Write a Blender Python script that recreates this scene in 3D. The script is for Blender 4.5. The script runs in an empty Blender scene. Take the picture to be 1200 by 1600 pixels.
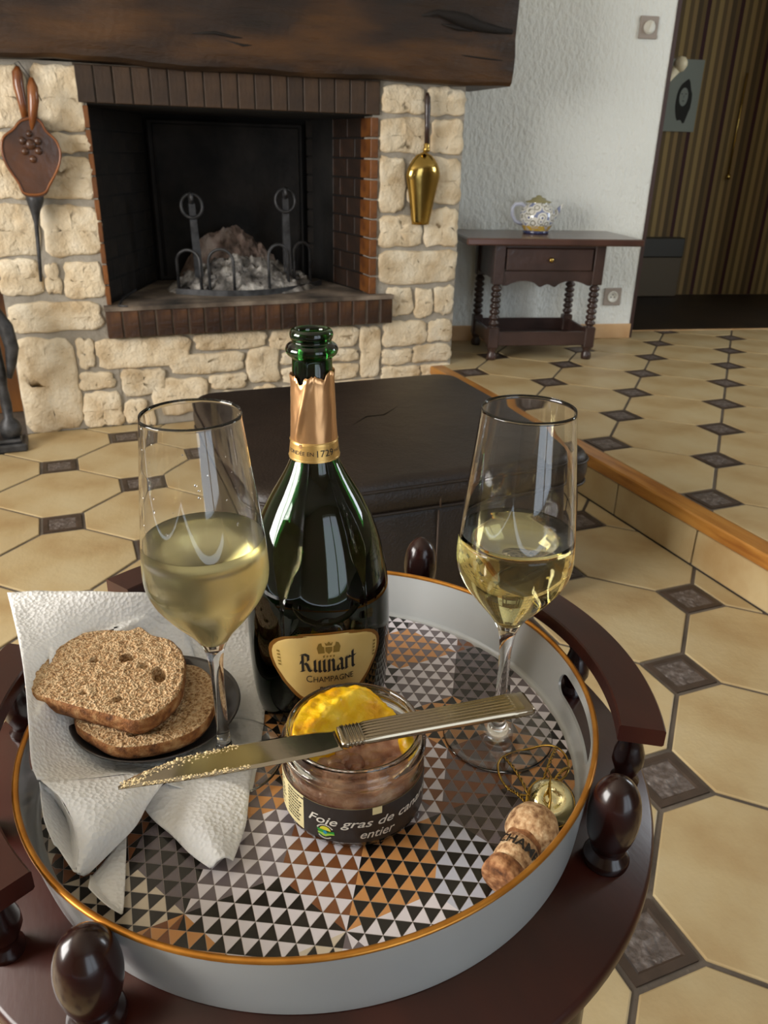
import bpy, bmesh, math, random
from mathutils import Vector, Matrix, noise
random.seed(7)
PI = math.pi
S = bpy.context.scene
COL = S.collection

# ---------------------------------------------------------------- camera
CAMZ = 0.9588
PITCH, ROLL, YAW, FPX = 0.4301, 0.0235, 0.3892, 1215.8
fw = Vector((math.sin(YAW)*math.cos(PITCH), math.cos(YAW)*math.cos(PITCH), -math.sin(PITCH)))
r0 = Vector((math.cos(YAW), -math.sin(YAW), 0)); u0 = r0.cross(fw)
rt = r0*math.cos(ROLL) + u0*math.sin(ROLL); upv = -r0*math.sin(ROLL) + u0*math.cos(ROLL)
cd = bpy.data.cameras.new('camera'); cam = bpy.data.objects.new('camera', cd); COL.objects.link(cam)
cam.matrix_world = Matrix(((rt.x, upv.x, -fw.x, 0), (rt.y, upv.y, -fw.y, 0), (rt.z, upv.z, -fw.z, CAMZ), (0, 0, 0, 1)))
cd.sensor_fit = 'HORIZONTAL'; cd.sensor_width = 36; cd.lens = 36*FPX/1200; cd.clip_start = 0.02
cd.dof.use_dof = True; cd.dof.focus_distance = 0.5; cd.dof.aperture_fstop = 30
S.camera = cam

# ---------------------------------------------------------------- world, lights, exposure
w = bpy.data.worlds.new('world'); S.world = w; w.use_nodes = True
bg = w.node_tree.nodes['Background']; bg.inputs[0].default_value = (0.75, 0.87, 1.0, 1); bg.inputs[1].default_value = 1.5
def area(name, loc, target, sx, sy, power, col):
    l = bpy.data.lights.new(name, 'AREA'); l.shape = 'RECTANGLE'; l.size = sx; l.size_y = sy; l.energy = power; l.color = col
    o = bpy.data.objects.new(name, l); COL.objects.link(o); o.location = loc
    o.rotation_euler = (Vector(target)-Vector(loc)).to_track_quat('-Z', 'Y').to_euler(); return o
area('window_daylight', (-2.32, 1.0, 1.35), (0.0, 1.0, 1.35), 1.7, 1.3, 96, (1.0, 0.955, 0.89))
area('rear_fill_light', (0.9, -2.12, 1.2), (0.9, 0.0, 1.2), 1.7, 2.0, 7, (0.90, 0.96, 1.0))  # added fill light behind the camera, no door known there
area('white_wall_fill_light', (4.48, 1.3, 1.5), (2.4, 2.6, 1.2), 1.2, 1.2, 30, (0.86, 0.94, 1.0))  # added to brighten the white wall; the wall behind it has no opening
S.view_settings.view_transform = 'Standard'; S.view_settings.look = 'None'
S.view_settings.gamma = 1; S.view_settings.use_curve_mapping = False
S.view_settings.exposure = 0.60

# ---------------------------------------------------------------- materials
def lin(c):
    return tuple((x/12.92 if x <= 0.04045 else ((x+0.055)/1.055)**2.4) for x in c)
def hexc(h):
    return lin(tuple(int(h[i:i+2], 16)/255 for i in (0, 2, 4)))
def mat(name, col, rough=0.5, metal=0, spec=0.5, trans=0, ior=1.45, coat=0, coat_rough=0.1, vary=None, vscale=8, bump=0, bscale=60,
        stretch=(1, 1, 1), detail=4, objrand=0, sss=0, bump2=0, b2scale=300, aniso=0):
    m = bpy.data.materials.new(name); m.use_nodes = True; nt = m.node_tree; b = nt.nodes['Principled BSDF']
    N, L = nt.nodes.new, nt.links.new
    c = hexc(col) if isinstance(col, str) else col
    b.inputs['Base Color'].default_value = (*c, 1); b.inputs['Roughness'].default_value = rough
    b.inputs['Metallic'].default_value = metal; b.inputs['Specular IOR Level'].default_value = spec
    b.inputs['Transmission Weight'].default_value = trans; b.inputs['IOR'].default_value = ior
    b.inputs['Coat Weight'].default_value = coat; b.inputs['Coat Roughness'].default_value = coat_rough
    if aniso: b.inputs['Anisotropic'].default_value = aniso
    if sss: b.inputs['Subsurface Weight'].default_value = sss; b.inputs['Subsurface Radius'].default_value = (0.004, 0.002, 0.001)
    tc = N('ShaderNodeTexCoord'); mp = N('ShaderNodeMapping'); mp.inputs['Scale'].default_value = stretch
    L(tc.outputs['Object'], mp.inputs['Vector'])
    last = None
    if vary is not None:
        nz = N('ShaderNodeTexNoise'); nz.inputs['Scale'].default_value = vscale; nz.inputs['Detail'].default_value = detail
        L(mp.outputs[0], nz.inputs['Vector'])
        cr = N('ShaderNodeValToRGB'); cs = [hexc(x) if isinstance(x, str) else x for x in vary]
        el = cr.color_ramp.elements; el[0].position = 0.3; el[1].position = 0.7
        el[0].color = (*cs[0], 1); el[1].color = (*cs[-1], 1)
        for i, q in enumerate(cs[1:-1]):
            e = el.new(0.3+0.4*(i+1)/(len(cs)-1)); e.color = (*q, 1)
        L(nz.outputs['Fac'], cr.inputs[0]); last = cr.outputs[0]
    if objrand:
        oi = N('ShaderNodeObjectInfo'); mr = N('ShaderNodeMapRange'); mr.inputs[3].default_value = 1-objrand; mr.inputs[4].default_value = 1+objrand
        L(oi.outputs['Random'], mr.inputs[0]); hs = N('ShaderNodeHueSaturation'); L(mr.outputs[0], hs.inputs['Value'])
        if last is not None: L(last, hs.inputs['Color'])
        else: hs.inputs['Color'].default_value = (*c, 1)
        last = hs.outputs[0]
    if last is not None: L(last, b.inputs['Base Color'])
    nrm = None
    for k, (bb, sc) in enumerate(((bump, bscale), (bump2, b2scale))):
        if bb:
            nz = N('ShaderNodeTexNoise'); nz.inputs['Scale'].default_value = sc; nz.inputs['Detail'].default_value = 5
            L(mp.outputs[0], nz.inputs['Vector'])
            bp = N('ShaderNodeBump'); bp.inputs['Strength'].default_value = 1; bp.inputs['Distance'].default_value = bb
            L(nz.outputs['Fac'], bp.inputs['Height'])
            if nrm is not None: L(nrm, bp.inputs['Normal'])
            nrm = bp.outputs[0]
    if nrm is not None:
        L(nrm, b.inputs['Normal'])
        if coat: L(nrm, b.inputs['Coat Normal'])
    return m

M = {}
M['stone'] = mat('limestone', 'd8c29a', 0.9, vary=('bda684', 'd9c8ab', 'e3d7c0'), vscale=12, bump=0.012, bscale=26, bump2=0.004, b2scale=90, objrand=0.09)
M['mortar'] = mat('grey_mortar', 'a89f8e', 0.95, vary=('8c857a', 'a69f93'), vscale=14, bump=0.004, bscale=60)
M['brick'] = mat('glazed_brick', '4a2c1c', 0.38, vary=('1c1512', '3f291b', '654325'), vscale=8, bump=0.002, bscale=60, objrand=0.35, coat=0.2)
M['brick_orange'] = mat('orange_brick', '6d4220', 0.5, vary=('3a2213', '7a4a20', '55301a'), vscale=12, bump=0.002, bscale=60, objrand=0.25)
M['smoked_brick'] = mat('smoked_inner_brick', '2a1c14', 0.6, vary=('14100d', '2b1c13', '43281a'), vscale=7, bump=0.002, bscale=60, objrand=0.3)
M['lintel_brick'] = mat('smoked_lintel_brick', '4a3422', 0.55, vary=('1d140e', '3d2b1b', '5a4126'), vscale=5, bump=0.002, bscale=60, objrand=0.25)
M['dark_mortar'] = mat('smoked_mortar', '51463c', 0.95, vary=('3a322b', '62564a'), vscale=20)
M['hearth'] = mat('dusty_hearth', '4c443c', 0.95, vary=('1e1b18', '5b5046', '8b7e70'), vscale=7, bump=0.003, bscale=60)
M['soot_brick'] = mat('sooty_brick', '17130f', 0.85, vary=('0c0a09', '241d17'), vscale=12, bump=0.003, bscale=50, objrand=0.3)
M['soot'] = mat('soot', '0b0a09', 0.95, vary=('070606', '1a1714'), vscale=8, bump=0.003, bscale=40)
M['iron'] = mat('black_iron', '3a3a3b', 0.5, metal=0.5, vary=('2c2c2d', '525254'), vscale=30, bump=0.001, bscale=120)
M['cast'] = mat('cast_iron_plate', '171515', 0.75, metal=0.2, vary=('0d0c0c', '26221f'), vscale=10, bump=0.006, bscale=20)
M['beam'] = mat('dark_oak_beam', '2f1c10', 0.5, vary=('150e09', '2a1a0d', '4d3113'), vscale=2.2, stretch=(1, 3, 4), bump=0.006, bscale=9, bump2=0.0015, b2scale=70)
M['beam_crack'] = mat('beam_crack', '120b07', 0.8, bump=0.003, bscale=60)
M['white_wall'] = mat('white_stucco', 'dfe1dc', 0.8, bump=0.010, bscale=55, stretch=(1, 1, 0.6), bump2=0.002, b2scale=200)
M['plain_wall'] = mat('pale_plaster', 'd5cdbd', 0.9, bump=0.002, bscale=40)
M['shade_wall'] = mat('warm_brown_wall', '9c8e78', 0.9)
M['alcove'] = mat('alcove_boards', '6b4218', 0.6, vary=('3d220d', '7a4c1c', '93601f'), vscale=5, stretch=(1, 1, 0.3), bump=0.002, bscale=30)
M['grout'] = mat('floor_grout', '5f564d', 0.9, vary=('4d453e', '6b6157'), vscale=9, bump=0.002, bscale=90)
M['tile'] = mat('cream_floor_tile', 'cdb88f', 0.42, vary=('a3865b', 'b7a27a', 'c0b08c'), vscale=4.5, bump=0.0012, bscale=28, bump2=0.0004, b2scale=160, objrand=0.05, detail=6)
M['cab'] = mat('brown_cabochon_tile', '4a3d36', 0.5, vary=('33281f', '4a3b31'), vscale=18, bump=0.001, bscale=60, objrand=0.12)
M['cab_in'] = mat('pressed_relief_tile', '5a504b', 0.45, vary=('40352e', '5f5550', '7c7471'), vscale=70, bump=0.004, bscale=75, bump2=0.002, b2scale=190, objrand=0.1)
M['nosing'] = mat('oak_nosing', 'a9712f', 0.35, vary=('8a5522', 'ab7433', 'bd8843'), vscale=6, stretch=(6, 0.8, 6), bump=0.001, bscale=30, coat=0.3)
M['skirt'] = mat('sand_skirting_tile', 'cda577', 0.5, vary=('bd9263', 'd6b388'), vscale=6)
M['leather'] = mat('dark_brown_leather', '231a15', 0.42, vary=('1c1511', '2a201a'), vscale=6, bump=0.0012, bscale=220, bump2=0.004, b2scale=9)
M['seam'] = mat('leather_stitching', '4a3a2e', 0.6)
M['maho'] = mat('dark_mahogany', '220b08', 0.25, vary=('180806', '2c0f0c'), vscale=3, stretch=(1, 5, 5), coat=0.3, coat_rough=0.12, spec=0.4)
M['maho_top'] = mat('mahogany_top', '35130c', 0.34, vary=('280d08', '40180e'), vscale=5, stretch=(4, 1, 1), bump=0.00005, bscale=80, coat=0.15, coat_rough=0.2, spec=0.4)
M['oakdark'] = mat('walnut_stain', '35221d', 0.38, vary=('241612', '45302a'), vscale=5, stretch=(1, 4, 1), bump=0.001, bscale=50, coat=0.3)
M['oaktop'] = mat('walnut_top', '4b3028', 0.30, vary=('38221c', '583a30'), vscale=4, stretch=(1, 5, 1), coat=0.4, coat_rough=0.15)
M['brass'] = mat('polished_brass', 'b89c58', 0.15, metal=1, bump=0.0004, bscale=20)
M['bellwood'] = mat('bellows_wood', '4a2b19', 0.42, vary=('2f1c12', '5a361f'), vscale=8, bump=0.001, bscale=40, coat=0.3)
M['bellhandle'] = mat('bellows_handle_wood', '7a4520', 0.35, vary=('5f3115', '8d5528'), vscale=12, coat=0.3)
M['white_plastic'] = mat('white_plastic', 'd8d6cc', 0.35)
M['plate_taupe'] = mat('taupe_plastic', '9a8f86', 0.4)
M['ash'] = mat('wood_ash', '7b7771', 0.95, vary=('1e1c1b', '716d69', 'b8b4ae'), vscale=16, bump=0.02, bscale=30, detail=7)
M['lit_back'] = mat('lit_patch_mound', '5c4b41', 0.95, vary=('2c241e', '75635a', '968a82'), vscale=12, bump=0.015, bscale=30)  # paler tones stand for light falling on the ashy fireback
M['tray_grey'] = mat('pale_grey_enamel', 'a8aaaa', 0.28, vary=('a3a5a4', 'adaeac'), vscale=6, coat=0.6, coat_rough=0.12)
M['gold_rim'] = mat('gold_paint', 'b8792c', 0.33, metal=0.75, vary=('a86a22', 'c78a3a'), vscale=60)
M['copperfoil'] = mat('copper_gold_foil', 'd3a272', 0.30, metal=0.9, bump=0.0008, bscale=45, stretch=(1, 1, 0.3))
M['foilband'] = mat('gold_band', 'c9a15e', 0.35, metal=0.75)
M['foilline'] = mat('bright_gold_line', 'e9c987', 0.25, metal=0.9)
M['inkdark'] = mat('dark_ink', '1d1712', 0.5)
M['inkgold'] = mat('olive_gold_ink', '7d6428', 0.45, metal=0.3)
M['labelgold'] = mat('gold_label_paper', 'd0b06c', 0.40, metal=0.45, vary=('c9a862', 'd8ba78'), vscale=20)
M['labelbrown'] = mat('bronze_label_border', '8a5e28', 0.35, metal=0.7)
M['cream'] = mat('cream_label_paper', 'e2d3a0', 0.55)
M['labelblack'] = mat('black_label_paper', '2a2421', 0.38, coat=0.2)
M['inkwhite'] = mat('white_ink', 'd8d2c6', 0.5)
M['inkgreen'] = mat('green_ink', '2f9a3c', 0.5)
M['inklight'] = mat('light_green_ink', '9cc24a', 0.5)
M['inkyellow'] = mat('yellow_ink', 'd8cf3a', 0.5)
M['inkblue'] = mat('blue_ink', '2a8fb0', 0.5)
M['fat'] = mat('yellow_duck_fat', 'f0b400', 0.30, vary=('e79f00', 'f7c510', 'ffd84a'), vscale=60, bump=0.0012, bscale=180, sss=0.3, coat=0.4)
M['pate'] = mat('pink_foie_gras', '9c6a52', 0.42, vary=('7b4a38', 'a3735a', 'c9a184'), vscale=70, bump=0.0016, bscale=200, coat=0.35)
M['crumbs'] = mat('pate_crumbs', 'e6cfa0', 0.6, bump=0.0005, bscale=900)
M['steel'] = mat('knife_steel', 'a89f90', 0.12, metal=1, bump=0.0001, bscale=40)
M['steel_h'] = mat('handle_steel', '9b8f7c', 0.22, metal=1)
M['plate'] = mat('dark_stoneware', '2c2827', 0.32, vary=('231f1e', '373231'), vscale=40, coat=0.4)
M['crumb_old'] = mat('bread_crumb', 'b58a5c', 0.9, vary=('8f6238', 'b88d60', 'd8b88c'), vscale=130, bump=0.0012, bscale=420, bump2=0.0015, b2scale=160)
M['crust'] = mat('bread_crust', '8a5527', 0.8, vary=('4f2c14', '8a5629', 'b58a5a'), vscale=130, bump=0.002, bscale=260, bump2=0.0008, b2scale=900, detail=7)
def crumb_mat():
    m = mat('bread_crumb', 'b08a60', 0.95); nt = m.node_tree; b = nt.nodes['Principled BSDF']; N, L = nt.nodes.new, nt.links.new
    tc = N('ShaderNodeTexCoord'); nz = N('ShaderNodeTexNoise'); nz.inputs['Scale'].default_value = 120; L(tc.outputs['Object'], nz.inputs['Vector'])
    mxv = N('ShaderNodeVectorMath'); mxv.operation = 'MULTIPLY_ADD'; mxv.inputs[1].default_value = (0.004, 0.004, 0.004); L(nz.outputs['Color'], mxv.inputs[0]); L(tc.outputs['Object'], mxv.inputs[2])
    vo = N('ShaderNodeTexVoronoi'); vo.inputs['Scale'].default_value = 620; L(mxv.outputs[0], vo.inputs['Vector'])
    v2 = N('ShaderNodeTexVoronoi'); v2.inputs['Scale'].default_value = 300; L(mxv.outputs[0], v2.inputs['Vector'])
    mn = N('ShaderNodeMath'); mn.operation = 'MULTIPLY'; L(vo.outputs['Distance'], mn.inputs[0]); L(v2.outputs['Distance'], mn.inputs[1])
    cr = N('ShaderNodeValToRGB'); el = cr.color_ramp.elements; el[0].position = 0.02; el[0].color = (*hexc('5e3f26'), 1); el[1].position = 0.42; el[1].color = (*hexc('d2b48c'), 1)
    e = el.new(0.14); e.color = (*hexc('a57f55'), 1); L(mn.outputs[0], cr.inputs[0]); L(cr.outputs[0], b.inputs['Base Color'])
    bp = N('ShaderNodeBump'); bp.inputs['Distance'].default_value = 0.0022; L(mn.outputs[0], bp.inputs['Height']); L(bp.outputs[0], b.inputs['Normal']); return m
M['crumb'] = crumb_mat()
M['cork'] = mat('cork', 'b38b63', 0.85, vary=('6a4225', 'b9936b', 'd9be98'), vscale=230, bump=0.0008, bscale=350, detail=7)
M['cork_dark'] = mat('dark_cork', '7a4a2a', 0.85, vary=('4a2a16', '8a5a36', 'b98a60'), vscale=190, bump=0.0008, bscale=350, detail=7)
M['wire'] = mat('gold_wire', 'a5843f', 0.25, metal=1)
M['cap'] = mat('champagne_cap_metal', 'e3d9a8', 0.13, metal=1, bump=0.0035, bscale=55, bump2=0.0006, b2scale=200)
M['liquid_bottle'] = mat('bottle_wine', (0.10, 0.22, 0.03), 0.0, trans=1, ior=1.33)
M['wine'] = mat('pale_gold_wine', (0.97, 0.87, 0.42), 0.0, trans=1, ior=1.33)
M['wine_misty'] = mat('misted_pale_gold_wine', (0.98, 0.90, 0.48), 0.28, trans=0.95, ior=1.33)
M['glass'] = mat('clear_glass', (1, 1, 1), 0.0, trans=1, ior=1.46)
M['jarglass'] = mat('jar_glass', (0.95, 0.95, 0.88), 0.02, trans=1, ior=1.48, bump=0.0003, bscale=60)
M['green_glass'] = mat('green_bottle_glass', (0.012, 0.105, 0.014), 0.0, trans=1, ior=1.52)
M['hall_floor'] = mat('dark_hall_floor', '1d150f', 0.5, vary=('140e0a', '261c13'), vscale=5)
M['dark_trim'] = mat('dark_brown_trim', '3a2621', 0.5)
M['paper'] = mat('drawing_paper', '7b8178', 0.8)
M['charcoal'] = mat('charcoal_drawing', '23231f', 0.9)
M['radiator'] = mat('dark_metal_box', '2c2a24', 0.5)
M['radiator_low'] = mat('brown_metal_panel', '4c4130', 0.6)
M['peg'] = mat('ivory_turned_wood', 'c9bfa2', 0.5)

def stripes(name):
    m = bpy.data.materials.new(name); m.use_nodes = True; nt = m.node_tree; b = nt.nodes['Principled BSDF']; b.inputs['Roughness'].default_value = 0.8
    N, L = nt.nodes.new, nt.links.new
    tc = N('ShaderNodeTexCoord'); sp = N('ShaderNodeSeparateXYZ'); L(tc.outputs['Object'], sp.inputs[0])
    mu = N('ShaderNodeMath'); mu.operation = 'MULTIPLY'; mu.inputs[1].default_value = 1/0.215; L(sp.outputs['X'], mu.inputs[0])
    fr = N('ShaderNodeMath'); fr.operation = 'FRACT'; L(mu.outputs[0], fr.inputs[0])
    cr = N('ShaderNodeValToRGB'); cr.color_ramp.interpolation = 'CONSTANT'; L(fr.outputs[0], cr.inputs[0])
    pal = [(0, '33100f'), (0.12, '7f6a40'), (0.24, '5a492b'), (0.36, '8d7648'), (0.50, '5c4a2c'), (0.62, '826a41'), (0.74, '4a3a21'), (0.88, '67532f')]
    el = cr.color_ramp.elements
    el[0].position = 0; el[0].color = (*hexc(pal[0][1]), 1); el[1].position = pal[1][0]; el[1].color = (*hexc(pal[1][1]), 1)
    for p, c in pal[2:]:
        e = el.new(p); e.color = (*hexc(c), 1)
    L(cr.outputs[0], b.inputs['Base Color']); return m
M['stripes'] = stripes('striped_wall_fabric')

def paper_mat(name):
    m = bpy.data.materials.new(name); m.use_nodes = True; nt = m.node_tree; b = nt.nodes['Principled BSDF']
    b.inputs['Base Color'].default_value = (0.93, 0.93, 0.93, 1); b.inputs['Roughness'].default_value = 0.9
    N, L = nt.nodes.new, nt.links.new
    tr = N('ShaderNodeBsdfTranslucent'); tr.inputs[0].default_value = (0.86, 0.84, 0.8, 1)
    mx = N('ShaderNodeMixShader'); mx.inputs[0].default_value = 0.22
    L(b.outputs[0], mx.inputs[1]); L(tr.outputs[0], mx.inputs[2]); L(mx.outputs[0], nt.nodes['Material Output'].inputs[0])
    tc = N('ShaderNodeTexCoord'); vo = N('ShaderNodeTexVoronoi'); vo.inputs['Scale'].default_value = 330; L(tc.outputs['Object'], vo.inputs['Vector'])
    nz = N('ShaderNodeTexNoise'); nz.inputs['Scale'].default_value = 60; L(tc.outputs['Object'], nz.inputs['Vector'])
    ad = N('ShaderNodeMath'); ad.operation = 'ADD'; L(vo.outputs['Distance'], ad.inputs[0]); L(nz.outputs['Fac'], ad.inputs[1])
    bp = N('ShaderNodeBump'); bp.inputs['Distance'].default_value = 0.0009; bp.inputs['Strength'].default_value = 1
    L(ad.outputs[0], bp.inputs['Height']); L(bp.outputs[0], b.inputs['Normal']); return m
M['napkin'] = paper_mat('embossed_white_paper')

def print_mat():
    m = bpy.data.materials.new('printed_triangle_pattern'); m.use_nodes = True; nt = m.node_tree; b = nt.nodes['Principled BSDF']
    b.inputs['Roughness'].default_value = 0.3; b.inputs['Coat Weight'].default_value = 0.3; b.inputs['Coat Roughness'].default_value = 0.12
    a = nt.nodes.new('ShaderNodeAttribute'); a.attribute_name = 'print'; nt.links.new(a.outputs['Color'], b.inputs['Base Color']); return m
M['print'] = print_mat()

def teapot_mat():
    m = bpy.data.materials.new('painted_faience'); m.use_nodes = True; nt = m.node_tree; b = nt.nodes['Principled BSDF']
    b.inputs['Roughness'].default_value = 0.15; b.inputs['Coat Weight'].default_value = 0.5
    N, L = nt.nodes.new, nt.links.new
    tc = N('ShaderNodeTexCoord'); vo = N('ShaderNodeTexVoronoi'); vo.inputs['Scale'].default_value = 38; L(tc.outputs['Object'], vo.inputs['Vector'])
    cr = N('ShaderNodeValToRGB'); cr.color_ramp.interpolation = 'CONSTANT'; L(vo.outputs['Distance'], cr.inputs[0])
    el = cr.color_ramp.elements; el[0].position = 0; el[0].color = (*hexc('2f3f7a'), 1); el[1].position = 0.16; el[1].color = (*hexc('d8d6cf'), 1)
    e = el.new(0.42); e.color = (*hexc('6b6a55'), 1); e = el.new(0.5); e.color = (*hexc('dcdad2'), 1); e = el.new(0.72); e.color = (*hexc('7f88a8'), 1)
    L(cr.outputs[0], b.inputs['Base Color']); return m
M['faience'] = teapot_mat()
M['faience_white'] = mat('white_glaze', 'cdd2e6', 0.2, coat=0.5)
M['faience_yellow'] = mat('yellow_glaze', 'c8a83c', 0.2, vary=('b8bfd0', 'c8a02c', 'd8c070'), vscale=60, coat=0.5)
M['faience_blue'] = mat('blue_glaze', '3c3f5e', 0.25, coat=0.5)
M['faience_olive'] = mat('olive_glaze', '8a845c', 0.25, coat=0.5)

# ---------------------------------------------------------------- mesh helpers
class MB:
    def __init__(s): s.v = []; s.f = []; s.sm = []
    def add(s, vs, fs, smooth=False, T=None):
        o = len(s.v)
        for q in vs:
            q = Vector(q)
            if T is not None: q = T @ q
            s.v.append(q)
        for f in fs: s.f.append([o+i for i in f]); s.sm.append(smooth)
        return s
    def box(s, x0, x1, y0, y1, z0, z1, T=None, bev=0):
        if bev:
            b = bev; P = []
            xs = (x0, x1); ys = (y0, y1); zs = (z0, z1)
            # chamfered box : 24 verts
            idx = {}
            for i in (0, 1):
                for j in (0, 1):
                    for k in (0, 1):
                        sx, sy, sz = (1, -1)[i], (1, -1)[j], (1, -1)[k]
                        for a in range(3):
                            p = [xs[i]+sx*b, ys[j]+sy*b, zs[k]+sz*b]; p[a] = (xs[i], ys[j], zs[k])[a]
                            idx[(i, j, k, a)] = len(P); P.append(p)
            F = []
            for a in range(3):
                for e in (0, 1):
                    o = [c for c in range(3) if c != a]; q = []
                    for (m, n) in ((0, 0), (1, 0), (1, 1), (0, 1)):
                        ijk = [0, 0, 0]; ijk[a] = e; ijk[o[0]] = m; ijk[o[1]] = n; q.append(idx[(*ijk, a)])
                    F.append(q)
            for a in range(3):
                o = [c for c in range(3) if c != a]
                for m in (0, 1):
                    for n in (0, 1):
                        k0 = [0, 0, 0]; k0[o[0]] = m; k0[o[1]] = n; k1 = list(k0); k1[a] = 1
                        F.append([idx[(*k0, o[0])], idx[(*k1, o[0])], idx[(*k1, o[1])], idx[(*k0, o[1])]])
            for i in (0, 1):
                for j in (0, 1):
                    for k in (0, 1): F.append([idx[(i, j, k, 0)], idx[(i, j, k, 1)], idx[(i, j, k, 2)]])
            return s.add(P, F, False, T)
        P = [(x, y, z) for x in (x0, x1) for y in (y0, y1) for z in (z0, z1)]
        return s.add(P, [(0, 1, 3, 2), (4, 6, 7, 5), (0, 4, 5, 1), (2, 3, 7, 6), (0, 2, 6, 4), (1, 5, 7, 3)], False, T)
    def lathe(s, prof, n=32, T=None, smooth=True, closed=False):
        P = []; F = []; rings = []
        for (r, z) in prof:
            if r < 1e-6: rings.append([len(P)]); P.append((0, 0, z))
            else:
                rings.append(list(range(len(P), len(P)+n)))
                for i in range(n): a = 2*PI*i/n; P.append((r*math.cos(a), r*math.sin(a), z))
        R = list(zip(rings, rings[1:])) + ([(rings[-1], rings[0])] if closed else [])
        for A, B in R:
            for i in range(n):
                j = (i+1) % n
                if len(A) == 1 and len(B) == 1: continue
                if len(A) == 1: F.append((A[0], B[j], B[i]))
                elif len(B) == 1: F.append((A[i], A[j], B[0]))
                else: F.append((A[i], A[j], B[j], B[i]))
        return s.add(P, F, smooth, T)
    def tube(s, pts, rad, n=8, T=None, closed=False, caps=True):
        pts = [Vector(p) for p in pts]; m = len(pts); P = []; F = []
        rads = rad if isinstance(rad, (list, tuple)) else [rad]*m
        prev = None
        for i, p in enumerate(pts):
            if closed: d = pts[(i+1) % m]-pts[i-1]
            else: d = pts[min(i+1, m-1)]-pts[max(i-1, 0)]
            d.normalize()
            if prev is None:
                a = Vector((0, 0, 1)) if abs(d.z) < 0.9 else Vector((1, 0, 0)); x = d.cross(a).normalized()
            else: x = (prev-d*prev.dot(d)).normalized()
            prev = x; y = d.cross(x)
            for k in range(n): t = 2*PI*k/n; P.append(p+(x*math.cos(t)+y*math.sin(t))*rads[i])
        for i in range(m if closed else m-1):
            for k in range(n):
                a = i*n+k; b = i*n+(k+1) % n; c = ((i+1) % m)*n+(k+1) % n; d_ = ((i+1) % m)*n+k; F.append((a, b, c, d_))
        if caps and not closed: F.append(tuple(range(n))[::-1]); F.append(tuple(range((m-1)*n, m*n)))
        return s.add(P, F, True, T)
    def prism(s, poly, z0, z1, T=None, smooth=False):
        n = len(poly); P = [(x, y, z0) for x, y in poly]+[(x, y, z1) for x, y in poly]
        F = [tuple(range(n))[::-1], tuple(range(n, 2*n))]+[(i, (i+1) % n, n+(i+1) % n, n+i) for i in range(n)]
        return s.add(P, F, smooth, T)
    def mesh(s, name, m):
        me = bpy.data.meshes.new(name); me.from_pydata([tuple(q) for q in s.v], [], s.f)
        me.materials.append(m); me.polygons.foreach_set('use_smooth', s.sm); me.update(); return me
    def build(s, name, m, parent=None, world=True, fix=True):
        me = s.mesh(name, m)
        if fix:
            bm = bmesh.new(); bm.from_mesh(me); bmesh.ops.recalc_face_normals(bm, faces=bm.faces); bm.to_mesh(me); bm.free()
        return put(name, me, parent, world)
def put(name, me, parent=None, world=True):
    o = bpy.data.objects.new(name, me); COL.objects.link(o)
    if parent is not None:
        o.parent = parent
        if world and parent.type == 'EMPTY': o.matrix_parent_inverse = parent.matrix_basis.inverted()
    return o
def rot(ax, a): return Matrix.Rotation(a, 4, ax)
def tr(*p): return Matrix.Translation(Vector(p))
def tag(o, label, cat, group=None, kind=None):
    o['label'] = label; o['category'] = cat
    if group: o['group'] = group
    if kind: o['kind'] = kind
    return o
def thing(name, label, cat, loc=(0, 0, 0), rz=0, group=None, M4=None):
    o = bpy.data.objects.new(name, None); COL.objects.link(o); o.empty_display_size = 0.02
    if M4 is not None: o.matrix_basis = M4
    else: o.location = loc; o.rotation_euler = (0, 0, rz)
    return tag(o, label, cat, group)
def structure(o): o['kind'] = 'structure'; return o
def catmull(P, t):
    n = len(P)-1; i = min(int(t*n), n-1); u = t*n-i
    g = lambda k: P[max(0, min(n, k))] if 0 <= k <= n else (P[0]*2-P[1] if k < 0 else P[n]*2-P[n-1])
    a, b, c, d = g(i-1), g(i), g(i+1), g(i+2)
    return 0.5*((2*b)+(c-a)*u+(2*a-5*b+4*c-d)*u*u+(3*b-a-3*c+d)*u*u*u)
def refine(pr_, k=4):
    V_ = [Vector((r, z, 0)) for r, z in pr_]; n = (len(pr_)-1)*k
    return [(max(0, catmull(V_, i/n).x), catmull(V_, i/n).y) for i in range(n+1)]
def patch(mb, rows, nu, nv, wob=0):
    R = [[Vector(p) for p in r] for r in rows]; P = []
    for j in range(nv+1):
        for i in range(nu+1):
            q = catmull([catmull(r, i/nu) for r in R], j/nv)
            if wob: q = q+Vector((0, 0, wob*noise.noise(q*45)))
            P.append(q)
    F = [(j*(nu+1)+i, j*(nu+1)+i+1, (j+1)*(nu+1)+i+1, (j+1)*(nu+1)+i) for j in range(nv) for i in range(nu)]
    mb.add(P, F, True)
def clip(poly, a, b, c):     # keep a*x+b*y<=c
    out = []
    for i in range(len(poly)):
        p, q = poly[i], poly[(i+1) % len(poly)]; dp = a*p[0]+b*p[1]-c; dq = a*q[0]+b*q[1]-c
        if dp <= 0: out.append(p)
        if dp*dq < 0: t = dp/(dp-dq); out.append((p[0]+(q[0]-p[0])*t, p[1]+(q[1]-p[1])*t))
    return out
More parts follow.
